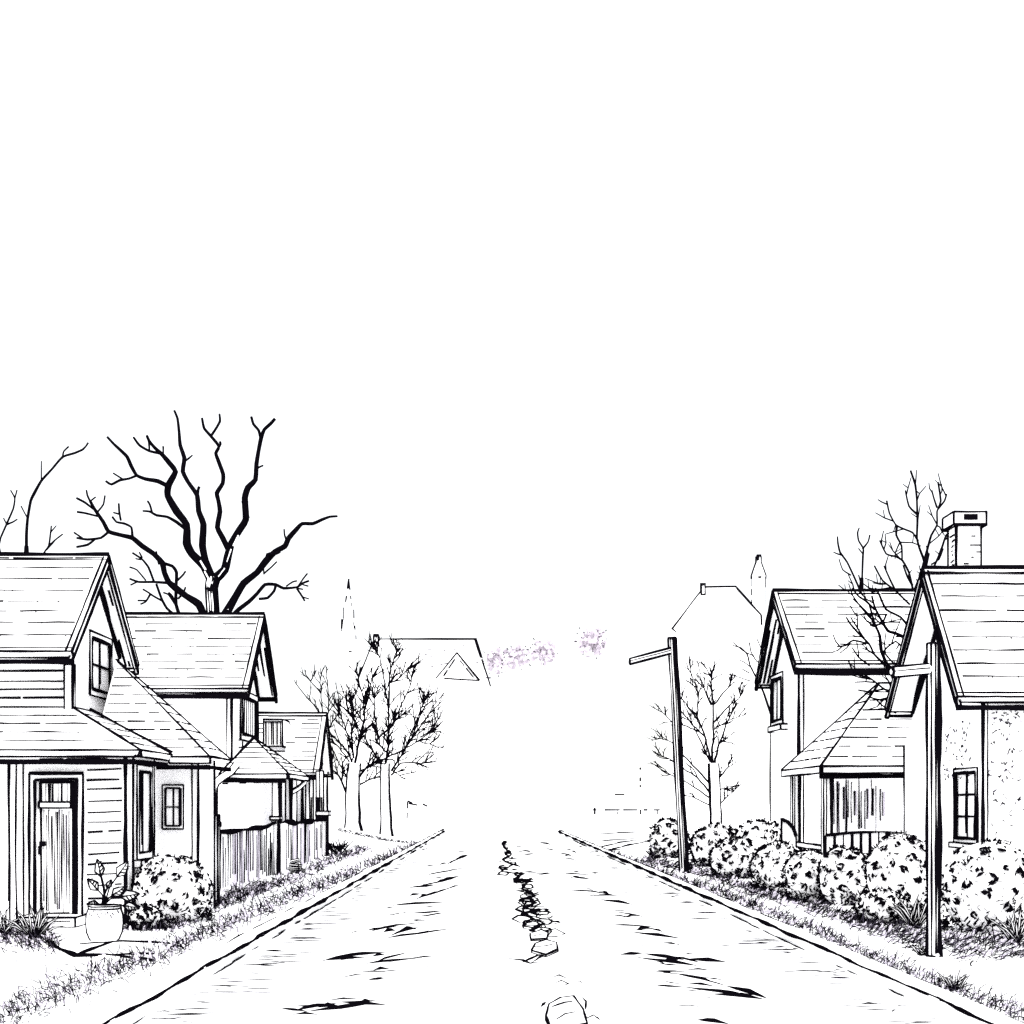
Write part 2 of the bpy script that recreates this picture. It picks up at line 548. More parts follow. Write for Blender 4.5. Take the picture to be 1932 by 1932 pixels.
# doorway
mb = MB()
for q in ((58,160,1458,1470),(58,69,1470,1738),(147,160,1470,1738)):
    mb.lbox(fA, fa(q[0]), fa(q[1]), fb(q[3]), fb(q[2]), -.02, .07, P_, 0)
for (a, b, c, d, wd) in ((59,1738,59,1459,4.5),(59,1459,160,1459,6),(160,1459,158,1738,4),(69,1738,69,1472,4.5),(69,1472,150,1470,5),(148,1470,147,1738,6)):
    mb.line(LA(fa(a), fb(b), .075), LA(fa(c), fb(d), .075), wd)
mb.lbox(fA, fa(138), fa(146), fb(1735), fb(1474), .0, .06, K_)
mb.build('door_frame', A)
mb = MB()
mb.lbox(fA, fa(70), fa(138), fb(1735), fb(1473), -.05, .02, P_)
mb.lbox(fA, fa(76), fa(136), fb(1524), fb(1513), .02, .05, P_, 3.5)
mb.lbox(fA, fa(77), fa(136), fb(1514), fb(1476), .016, .03, P_, 4)
mb.line(LA(fa(79), fb(1732), .03), LA(fa(79), fb(1476), .03), 3.5)
for u in (84, 89, 93, 99, 105, 109, 113, 118, 121, 126, 131):
    v0, v1 = RND.uniform(1527, 1540), RND.uniform(1690, 1728)
    mb.stroke([LA(fa(u), fb(v0), .022), LA(fa(u + RND.uniform(-1, 1)), fb((v0 + v1) / 2), .022), LA(fa(u), fb(v1), .022)], RND.uniform(1.4, 2.5), K_ if RND.random() < .75 else S_, vary=.5)
for u in (88, 95, 101, 111, 118, 128):
    mb.stroke([LA(fa(u), fb(1512), .032), LA(fa(u), fb(1479), .032)], RND.uniform(2, 4), K_, vary=.5)
mb.line(LA(fa(78), fb(1724), .024), LA(fa(132), fb(1722), .024), 3)
d = mb.build('door', A)
mb = MB()
mb.lbox(fA, fa(77), fa(88), fb(1596), fb(1587), .02, .07, K_)
mb.lbox(fA, fa(74), fa(80), fb(1612), fb(1596), .02, .05, K_)
mb.build('handle', d)
mb = MB()
mb.box((fa(62) - 5.18, 17.45, 0), (fa(166) - 5.18, 17.98, .14), P_, 3.5)
mb.dashes((fa(64) - 5.18, 17.44, .07), (fa(160) - 5.18, 17.44, .09), 2, .2)
mb.build('doorstep', A)
# side window of the ground floor
fAs = frame_at((-5.18, 18.0, 0), (0, 1, 0), (1, 0, 0))
window(A, fAs, .5, 1.12, .98, 2.15, 3, 2, 1, True, 1.1, 1, fw=.1)
# skirt roof
XT, ET = -6.25, -4.86
e0 = V((ET, 17.6, 2.43)); eL = V((-10.8, 17.6, 2.43))
t0 = V((XT, 19.0, 3.12)); tL = V((-10.8, 19.0, 3.12))
eb = V((ET, 19.4, 2.43)); tb = V((XT, 21.2, 3.12))
mb = MB()
roof_plane(mb, [e0, eL, tL, t0], .1, 4)
roof_plane(mb, [e0, t0, tb, eb], .1, 3.5)
mb.line(e0, t0, 4.5)
mb.line(V((ET, 19.33, 2.46)), V((-6.2, 19.66, 3.14)), 5)
courses(mb, e0, eL, tL, t0, 5, 3.4, .06, mean=200, s0=.02)
courses(mb, e0, eb, tb, t0, 6, 2.6, .1)
mb.line(e0 + V((-.0, 0, .0)), e0 + V((0, 0, -.1)), 4)
mb.build('porch_roof', A)
mb = MB()
mb.stroke([V((-4.95, 17.68, 2.27)), V((-10.8, 17.68, 2.27))], 10, vary=.1)  # black bars put in as the shade below the skirt eaves
mb.stroke([V((-4.95, 17.68, 2.27)), V((-4.95, 19.3, 2.27))], 9, vary=.1)
mb.build('eave_shade', A)
# upper storey
zrA = gable_house(A, -6.0, -10.8, 18.2, 19.95, 21.6, 3.86, 5.56, 4.05, -6.25, 19.0, 21.3, 2.5, 3.8, 8, th=.12, soffit_shade=9, gap=.12, mean=120, corner=4,
                  nm_wall='upper_wall')
mb = MB()
for v in (1250, 1266, 1286, 1301, 1317):
    Y = 18.99
    mb.dashes(pt(-30, v, Y), pt(129, v - 1, Y), 3.2, .1, mean=140)
mb.box((-6.36, 18.95, 3.08), (-6.24, 19.06, 3.75), P_, 3.2)
mb.build('siding', A)
fAg = frame_at((-6.25, 19.0, 0), (0, 1, 0), (1, 0, 0))
window(A, fAg, .74, 1.66, 3.46, 4.25, 3.4, 2, 2, False, 1.1, 1, fw=.1)
# rear wing
mb = MB()
mb.box((-6.2, 19.6, 0), (-4.53, 20.7, 2.4))
mb.line((-4.53, 19.6, 0), (-4.53, 19.6, 2.4), 4.5)
mb.line((-4.62, 19.595, 0), (-4.62, 19.595, 2.3), 2.5)
mb.line((-4.53, 20.69, 0), (-4.53, 20.69, 2.4), 6)
mb.build('wing_wall', A)
ap = V((-5.91, 20.05, 3.94)); c0 = V((-4.28, 19.3, 2.40)); c1 = V((-4.28, 20.8, 2.40))
lb = V((-6.0, 19.6, 3.02)); le = V((-4.9, 19.3, 2.40)); bk = V((-6.25, 21.2, 3.94)); bb = V((-6.25, 21.2, 3.0))
mb = MB()
roof_plane(mb, [c0, le, lb, ap], .06, 0)
roof_plane(mb, [c0, c1, ap], .06, 0)
roof_plane(mb, [c1, V((-6.25, 21.6, 2.4)), bk, ap], .06, 0)
mb.face([lb, ap, bk, bb], R_)
mb.line(ap, c1, 5); mb.line(ap, c0, 3); mb.line(c0, le, 4.5); mb.line(c0, c1, 4); mb.line(ap, bk, 4)
q = V((0, -.003, -.13))
mb.prism([c0 + V((0, 0, -.0)), le, le + V((0, 0, -.1)), c0 + V((0, 0, -.1))], (0, .04, 0), P_, 3)
for k in range(1, 11):
    zz = lerp(c0.z, ap.z, k / 11 + RND.uniform(-.006, .006))
    rgt = lerp(c0, ap, (zz - c0.z) / (ap.z - c0.z))
    lft = lerp(le, lb, (zz - le.z) / (lb.z - le.z)) if zz < lb.z else lerp(lb, ap, (zz - lb.z) / (ap.z - lb.z))
    mb.dashes(lft + V((.03, 0, 0)), rgt, 2.6, .25, mean=38)
courses(mb, c0, c1, ap + V((.01, .01, 0)), ap, 11, 2.4, .2, mean=40)
mb.build('wing_roof', A)
mb = MB()
mb.stroke([c0 + V((-.02, .05, -.16)), V((-5.1, 19.35, 2.24))], 9, vary=.12)  # shade under the wing eaves, drawn as black bars
mb.stroke([c0 + V((-.02, .05, -.16)), c1 + V((-.02, 0, -.16))], 7, vary=.12)
mb.build('eave_shade', A)
fW = frame_at((-4.53, 19.6, 0), (1, 0, 0), FRONT)
s2 = px(19.6)
window(A, fW, (315 - 375) * s2, (343 - 375) * s2, 1.7 - (1558 - V0) * s2, 1.7 - (1487 - V0) * s2, 3.2, 2, 2, False, 1.0, 0, fw=6 * s2)

# ------------------------------------------------------------------ LEFT: second house, porch house, far small house
Cc = thing('gabled_house', (-8.5, 38.5, 0), "white steep-gabled house whose roof stands in front of the big bare black tree", "house")
gable_house(Cc, -6.9, -13.5, 36.0, 38.5, 40.7, 4.92, 7.38, 5.15, -7.5, 36.6, 40.7, 0, 3.4, 9, th=.16, soffit_shade=9, gap=.3, mean=55, corner=4.5)
fC = frame_at((-7.5, 36.6, 0), (0, 1, 0), (1, 0, 0))
window(Cc, fC, 1.25, 3.55, 3.75, 4.85, 3, 1, 1, True, 1.2, 0, slats=7, fw=.2)

D = thing('porch_house', (-6.3, 34.5, 0), "small white pyramid-roofed porch house behind the tall board fence", "house")
mb = MB()
mb.box((-7.13, 33.0, 0), (-5.95, 36.4, 2.42))
mb.line((-7.13, 33, 0), (-7.13, 33, 2.4), 3)
mb.line((-5.95, 36.4, 0), (-5.95, 36.4, 2.4), 3)
mb.dashes((-7.0, 32.98, 2.2), (-6.0, 32.98, 2.22), 2, .8, mean=16)
mb.build('wall', D)
for (x, y, wd) in ((-5.6, 33.0, 0.1), (-5.55, 34.6, .07), (-5.5, 36.3, .08)):
    mb = MB()
    mb.box((x - wd, y - wd, 0), (x + wd, y + wd, 2.4), P_, 2.6)
    mb.stroke([(x + wd, y - wd, 0), (x + wd, y - wd, 2.4)], 6.5)
    mb.build('post', D)
ap = V((-6.43, 34.3, 3.44)); f0 = V((-5.22, 32.6, 2.44)); f1 = V((-7.0, 32.6, 2.44)); r1 = V((-5.22, 36.0, 2.44)); l1 = V((-7.3, 36.0, 2.44))
mb = MB()
for tri in ([f0, f1, ap], [f0, r1, ap], [r1, l1, ap], [f1, l1, ap]):
    roof_plane(mb, tri, .06, 0)
mb.line(ap, f1, 4.5); mb.line(ap, f0, 2.8); mb.line(ap, r1, 4.5)
mb.prism([f0, f1, f1 + V((0, 0, -.12)), f0 + V((0, 0, -.12))], (0, .05, 0), P_, 3)
mb.prism([f0, r1, r1 + V((0, 0, -.12)), f0 + V((0, 0, -.12))], (-.05, 0, 0), P_, 3)
courses(mb, f0, f1, ap + V((-.02, 0, 0)), ap, 7, 2.8, .12, mean=80)
courses(mb, f0, r1, ap, ap + V((.01, 0, 0)), 9, 2.4, .15, mean=40)
mb.build('roof', D)
mb = MB()
mb.stroke([f0 + V((-.1, .1, -.17)), f1 + V((.05, .1, -.17))], 8, vary=.15)  # black bar painting the shade under the front eave
mb.build('eave_shade', D)
mb = MB()
pp = [pt(447, 1442, 32.5), pt(436, 1456, 32.5), pt(420, 1466, 32.5), pt(408, 1476, 32.5), pt(403, 1487, 32.5), pt(402, 1510, 32.5), pt(402, 1600, 32.5), pt(402, 1632, 32.5)]
mb.tube(pp, [.075] * 8, P_, 8)
for sg in (-1, 1):
    q = []
    for i, p in enumerate(pp):
        d = (pp[min(i + 1, 7)] - pp[max(i - 1, 0)]).normalized()
        q.append(p + V((-d.z, 0, d.x)) * sg * .075)
    mb.stroke(q, 3.6)
mb.build('downpipe', D)
mb = MB()
bp = [pt(546, 1497, 34.6), pt(562, 1488, 35.0), pt(573, 1478, 35.5), pt(579, 1466, 36.0)]
mb.tube(bp, [.05] * 4, P_, 6)
mb.stroke([p + V((0, 0, .06)) for p in bp], 2.8); mb.stroke([p + V((0, 0, -.06)) for p in bp], 2.8)
mb.build('bracket', D)

E = thing('small_house', (-6.8, 46, 0), "small far white house with slatted dormer beside the twin bare trees", "house")
gable_house(E, -6.01, -10.5, 44.0, 46.1, 47.8, 2.74, 4.93, 2.85, -6.38, 44.5, 47.4, 0, 2.9, 12, th=.14, soffit_shade=7, skip=.25, gap=.9, mean=26, corner=5)
mb = MB()
YD = 44.35
mb.prism([pt(497, 1408, YD), pt(533, 1408, YD), pt(533, 1357, YD), pt(497, 1357, YD)], (0, 1.4, 0), P_, 3)
mb.line(pt(497, 1362, YD - .01), pt(533, 1362, YD - .01), 2.5)
for u in (502, 507, 512, 516, 521, 524, 529):
    mb.line(pt(u, 1405, YD - .01), pt(u + RND.uniform(-.5, .5), 1363, YD - .01), RND.uniform(1.5, 2.8))
mb.build('dormer', E)
for u, wd in ((588, 3), (600, 7), (607, 3)):
    mb = MB()
    p = pt(u, 1460, 44.2 if u < 590 else 44.0)
    mb.box((p.x - .06, p.y - .06, 0), (p.x + .06, p.y + .06, p.z + .1), P_, 2.2)
    mb.line((p.x, p.y - .08, .9), (p.x, p.y - .08, 1.9), wd)
    mb.build('post', E)

# ------------------------------------------------------------------ LEFT: board fence
fr0 = V((-5.38, 24.9, 0)); fr1 = V((-5.18, 30.4, 0)); fr2 = V((-5.43, 41.0, 0))
def board_fence(name, a, b, za, zb, zm, label, seed, ragged=.02, dense=.2, pst=.9):
    RND.seed(seed)
    t = thing(name, lerp(a, b, .5), label, "fence", "board fence panels along the left verge")
    L = (b - a).length
    nb = int(L / dense)
    mb = MB()
    dr = (b - a).normalized()
    nrm = V((dr.y, -dr.x, 0))
    top = lambda s: lerp(lerp(za, zm, min(1, s * 2)), zb, max(0, s * 2 - 1)) + ragged * math.sin(s * 14) * .6
    for k in range(nb):
        p, q = lerp(a, b, k / nb), lerp(a, b, (k + 1) / nb)
        h0 = top(k / nb) + RND.uniform(-ragged, ragged)
        h1 = top((k + 1) / nb)
        mb.prism([p, q, q + V((0, 0, h1)), p + V((0, 0, h0))], -nrm * .03, L_ if .12 < k / nb < .8 and RND.random() < .42 else P_)
        if RND.random() > pst: continue
        off = nrm * .012
        zz = RND.uniform(.0, .3) if RND.random() < .5 else .02
        z2 = h0 * (1 if RND.random() < .7 else RND.uniform(.5, .9))
        mb.stroke([p + off + V((0, 0, zz)), lerp(p, q, RND.uniform(-.15, .15)) + off + V((0, 0, (zz + z2) / 2)), p + off + V((0, 0, z2))],
                  RND.uniform(1.3, 2.8), K_ if RND.random() < .8 else S_, vary=.4)
    mb.build('board_panel', t)
    rb = MB()
    pts = [lerp(a, b, k / 12) + V((0, 0, top(k / 12) + RND.uniform(-.015, .015))) for k in range(13)]
    rb.stroke(pts, 7, vary=.45, jit=1.2)
    rb.build('top_rail', t)
    return t
board_fence('board_fence', fr0, fr1 - V((0, .1, 0)), 1.13, 1.22, 1.13, "nearer dense vertical board fence panel, right after the tall gate post beside the round shrub", 3)
board_fence('board_fence', fr1 + V((0, .1, 0)), fr2, 1.22, 1.2, 1.17, "farther grey board fence panel ending at the capped post", 4, .03, .4, .5)
def fence_post(p, h, wd, label, ink=3):
    mb = MB()
    p = V(p)
    mb.box((p.x - wd, p.y - wd, 0), (p.x + wd, p.y + wd, h), P_, ink)
    mb.stroke([(p.x + wd, p.y - wd, 0), (p.x + wd, p.y - wd, h)], ink * 2)
    mb.box((p.x - wd * 1.5, p.y - wd * 1.5, h), (p.x + wd * 1.5, p.y + wd * 1.5, h + wd), P_, ink)
    mb.build('fence_post', base=(p.x, p.y, 0), label=label, category="post", group="posts of the left fence")
fence_post(fr1, 1.3, .08, "fence post at the middle joint between the two left board panels")
fence_post(fr2 + V((-.05, .1, 0)), 1.3, .14, "square capped end post of the left fence, nearest the twin trees", 2.6)
fence_post(fr0 + V((-.02, -.28, 0)), 1.25, .08, "fence post at the near end of the dense board panel", 3)
# narrow gate between the wing and the fence
t = thing('side_gate', (-5.0, 21.3, 0), "narrow slatted gate between cottage wing and left board fence", "gate")
mb = MB()
g0, g1 = pt(374, 1700, 21.3), pt(401, 1700, 21.3)
mb.prism([(g0.x, 21.3, .1), (g1.x, 21.3, .1), (g1.x, 21.3, 1.42), (g0.x, 21.3, 1.42)], (0, .05, 0), P_, 3.5)
for u in (379, 383, 388, 392, 396):
    p = pt(u, 1600, 21.29)
    mb.line((p.x, 21.28, .15), (p.x, 21.28, 1.4), RND.uniform(2, 4.5))
mb.line((g0.x, 21.28, 1.34), (g1.x + .12, 21.28, 1.34), 5)
mb.build('gate_leaf', t)
mb = MB()
mb.box((g1.x, 21.25, 0), (g1.x + .1, 21.37, 1.5), P_, 4)
mb.build('gate_post', t)
mb = MB()
for k in range(9):
    p = pt(388 + RND.uniform(-9, 10), 1537 + RND.uniform(-5, 5), 21.27)
    mb.stroke([p, p + V((RND.uniform(-.06, .06), 0, RND.uniform(-.05, .05)))], 4)
mb.build('latch_bracket', t)

# ------------------------------------------------------------------ RIGHT: near house, second house, porch
R1 = thing('chimney_house', (9, 20.5, 0), "nearest right-hand white house with square chimney and ivy-flecked walls", "house")
RND.seed(11)
zr1 = gable_house(R1, 6.79, 12.5, 18.75, 20.3, 22.2, 3.26, 5.42, 3.36, 7.25, 18.98, 22.6, 0, 4.2, 9, th=.13, soffit_shade=10, gap=.1, mean=110, corner=5)
mb = MB()
c = px(20.3)
x0, x1 = (1804 - U0) * 20.36 / F, (1851 - U0) * 20.36 / F
mb.box((x0, 20.36, 5.0), (x1, 20.7, 6.12), P_, 4)
for v, a, b in ((1010, .6, .78), (1027, .55, 1.0), (1040, .8, .95), (1050, .6, .7), (1062, .3, .5)):
    mb.stroke([(lerp(x0, x1, a), 20.355, H - (v - V0) * c), (lerp(x0, x1, b), 20.355, H - (v - V0) * c)], 4, taper=.5)
for k in range(7):
    mb.stroke([(x0 - .005, 20.42 + RND.uniform(0, .1), 5.5 + .08 * k), (x0 - .005, 20.5 + RND.uniform(0, .12), 5.5 + .08 * k + RND.uniform(-.03, .03))], 3)
ch = mb.build('chimney', R1)

mb = MB()
mb.prism([(x0 - .06, 20.3, 6.12), (x1 + .06, 20.3, 6.12), (x1 + .06, 20.78, 6.12), (x0 - .06, 20.78, 6.12)], (0, 0, .2), P_, 4)
mb.box((x0 + .1, 20.28, 6.19), (x1 - .08, 20.31, 6.28), K_)
mb.build('chimney_cap', ch)
fR = frame_at((7.25, 18.98, 0), (0, 1, 0), (-1, 0, 0))
# window: near jamb u=1848, far jamb u=1808
ya = 7.25 * F / (1847 - U0) - 18.98
yb = 7.25 * F / (1809 - U0) - 18.98
window(R1, fR, ya, yb, 1.16, 2.16, 3.4, 2, 3, True, 1.1, 1, fw=.07)
RND.seed(12)
mb = MB()
for k in range(360):
    if k < 280:
        u, v = RND.uniform(1868, 1990), RND.uniform(1335, 1590)
        if RND.random() < (v - 1335) / 330: continue
        p = pt(u, v, 18.97)
    else:
        Y = RND.uniform(19.4, 20.6)
        p = V((7.245, Y, RND.uniform(2.0, 2.95)))
    d1 = V((RND.uniform(-1, 1), 0, RND.uniform(-1, 1))) * .05
    if k >= 280: d1 = V((0, d1.x, d1.z))
    d2 = V((d1.z, d1.y, -d1.x)) * .7
    m = RND.choice((K_, K_, K_, K_, S_, S_, L_))
    mb.stroke([p, p + d1, p + d1 + d2 * RND.uniform(.2, 1)], RND.uniform(1.8, 3.4), m, taper=.5)
mb.build('ivy', R1)

R2 = thing('tall_house', (9.5, 34.6, 0), "taller right-hand white house behind the porch with long shuttered side window", "house")
RND.seed(13)
gable_house(R2, 7.53, 14.5, 32.0, 34.6, 36.9, 5.18, 7.43, 5.2, 8.0, 33.6, 37.0, 0, 3.6, 9, th=.16, soffit_shade=10, gap=.45, mean=45, corner=5)
fR2 = frame_at((8.0, 33.6, 0), (0, 1, 0), (-1, 0, 0))
ya = 8.0 * F / (1483 - U0) - 33.6
yb = 8.0 * F / (1465 - U0) - 33.6
window(R2, fR2, ya, yb, 4.0, 5.15, 3, 1, 1, True, 1.3, 0, slats=3, fw=.14, depth=.12)

R3 = thing('garden_porch', (8.6, 27.8, 0), "open hip-roofed porch with posts between the two right-hand houses", "porch")
RND.seed(14)
f0 = V((6.63, 26.0, 2.45)); f1 = V((11.0, 26.0, 2.45)); l1 = V((6.63, 29.5, 2.45)); ap = V((8.35, 27.75, 4.3)); rr = V((11.0, 27.75, 4.3)); b1 = V((11.0, 29.5, 2.45))
mb = MB()
for q in ([f0, f1, rr, ap], [f0, l1, ap], [l1, b1, rr, ap]):
    roof_plane(mb, q, .06, 0)
mb.line(ap, f0, 3.2); mb.line(ap, l1, 4.5); mb.line(ap, rr, 4); mb.line(f0, f1, 4.5)
mb.prism([f0, f1, f1 + V((0, 0, -.14)), f0 + V((0, 0, -.14))], (0, .05, 0), P_, 3)
mb.prism([f0, l1, l1 + V((0, 0, -.14)), f0 + V((0, 0, -.14))], (.05, 0, 0), P_, 3)
courses(mb, f0, f1, rr, ap, 9, 2.9, .35, mean=45, s1=.75)
courses(mb, f0, l1, ap + V((0, .02, 0)), ap, 9, 2.6, .15, mean=50)
mb.build('roof', R3)
mb = MB()
mb.stroke([f0 + V((.02, .12, -.2)), f1 + V((0, .12, -.2))], 9, vary=.12)  # porch eave shade, made as a black bar
mb.build('eave_shade', R3)
for (x, y, wd) in ((6.82, 26.25, .08), (6.82, 29.0, .08)):
    mb = MB()
    mb.box((x - wd, y - wd, 0), (x + wd, y + wd, 2.35), P_, 2.6)
    mb.stroke([(x + wd, y - wd, 0), (x + wd, y - wd, 2.35)], 6.5)
    mb.line((x - wd * .3, y - wd - .005, 0), (x - wd * .3, y - wd - .005, 2.3), 2)
    mb.build('post', R3)
mb = MB()
mb.box((7.0, 28.4, 0), (11.0, 28.6, 2.5), P_)
for k in range(19):
    x = 7.4 + k * .068 + RND.uniform(-.02, .02)
    z0, z1 = RND.uniform(1.0, 1.45), RND.uniform(1.9, 2.3)
    mb.stroke([(x, 28.39, z0), (x + RND.uniform(-.015, .015), 28.39, (z0 + z1) / 2), (x, 28.39, z1)], RND.uniform(1.2, 2.6), K_ if RND.random() < .75 else S_, vary=.4)
    if RND.random() < .3:
        mb.box((x, 28.393, z0), (x + .05, 28.41, z1), L_)
mb.dashes((9.5, 28.39, .9), (9.5, 28.39, 2.1), 2, .3, mean=30)
mb.build('board_wall', R3)
mb = MB()
mb.prism([(6.78, 26.4, .72), (6.78, 28.9, .72), (6.78, 28.9, .82), (6.78, 26.4, .82)], (.08, 0, 0), P_, 3)
for k in range(9):
    y = 26.5 + k * .27
    mb.line((6.77, y, .1), (6.77, y, .72), RND.uniform(1.5, 3))
mb.build('side_rail', R3)

# low picket fence in front of the porch
RND.seed(15)
t = thing('picket_fence', (7.4, 25.4, 0), "low curved-top picket fence in front of the right-hand porch", "fence")
mb = MB()
n = 12
for k in range(n):
    x = 6.58 + k * .175
    h = 1.06 + .07 * math.sin(math.pi * min(1, k / 12))
    mb.prism([(x, 25.4, 0), (x + .15, 25.4, 0), (x + .15, 25.4, h + .01), (x, 25.4, h)], (0, .03, 0), P_)
    mb.line((x, 25.39, .1), (x, 25.39, h), RND.choice((2, 3, 5, 6)))
mb.build('picket_panel', t)
mb = MB()
mb.stroke([(6.58 + k * .175, 25.39, 1.06 + .07 * math.sin(math.pi * min(1, k / 12))) for k in range(13)], 4, vary=.4)
mb.build('top_rail', t)
mb = MB()
bp = [pt(1475, 1600, 27), pt(1502, 1606, 27), pt(1502, 1578, 27), pt(1496, 1560, 27), pt(1486, 1549, 27), pt(1475, 1545, 27)]
mb.prism(bp, (.0, .06, 0), P_, 3)
mb.stroke([pt(1475, 1546, 26.98), pt(1486, 1550, 26.98), pt(1497, 1562, 26.98), pt(1502, 1578, 26.98)], 6)
mb.build('garden_board', base=(bp[0].x, 27, 0), label="round-shouldered white garden board standing between shrubs and porch post", category="board")

# ------------------------------------------------------------------ utility posts
def utility_post(u0, v0, u1, v1, wd, arm, wa, label, ink):
    b = gp(u0, v0)
    Y = b.y
    top = pt(u1, v1, Y)
    t = thing('utility_post', b, label, "post", "wooden roadside posts with one arm")
    e = px(Y)
    r = wd * .5 * e
    mb = MB()
    N = 10
    pts = [lerp(b - V((0, 0, .0)), top, k / N) for k in range(N + 1)]
    mb.tube(pts, [r] * (N + 1), P_, 8)
    for k, (an, wk) in enumerate(((-90, 1.1), (-35, .6), (8, .75), (40, .8), (88, 1.75), (135, .8), (180, .8), (225, .8))):
        a = math.radians(an)
        off = V((math.sin(a) * r, -math.cos(a) * r, 0))
        mb.stroke([p + off for p in pts], ink * wk, vary=.3, jit=.3)
    ring = [top + V((math.cos(a * math.pi / 4) * r, math.sin(a * math.pi / 4) * r, 0)) for a in range(9)]
    mb.stroke(ring, ink)
    mb.stroke([p + (b - top) * .998 for p in ring], ink * .9)
    mb.build('pole', t)
    mb = MB()
    a0, a1 = pt(*arm[0], Y - r * .9), pt(*arm[1], Y - r * .9 - .25)
    ra = wa * .5 * e
    mb.tube([a0, lerp(a0, a1, .98), a1], [ra, ra * 1.02, ra * .8], P_, 8)
    up = V((0, 0, 1)); sd_ = V((0, 1, 0))
    for off, wk in ((up, 1.25), (-up, 1.4), (-sd_ * .98 + up * .1, .4), (sd_, .6)):
        mb.stroke([a0 + off * ra, a1 + off * ra * .95], ink * wk)
    dr = (a1 - a0).normalized()
    ring = [a1 + (up * math.cos(k * math.pi / 4) + sd_ * math.sin(k * math.pi / 4)) * ra * .9 for k in range(9)]
    mb.stroke(ring, ink * .9)
    mb.build('arm', t)
RND.seed(16)
utility_post(1290, 1647, 1268, 1204, 13, ((1264, 1228), (1188, 1248)), 9, "tilted wooden post with drooping arm, standing at the small round far-end shrub", 4)
utility_post(1761, 1805, 1760, 1214, 21, ((1752, 1262), (1684, 1268)), 17, "upright thick wooden post with level arm in front of the nearest right-hand house", 5)

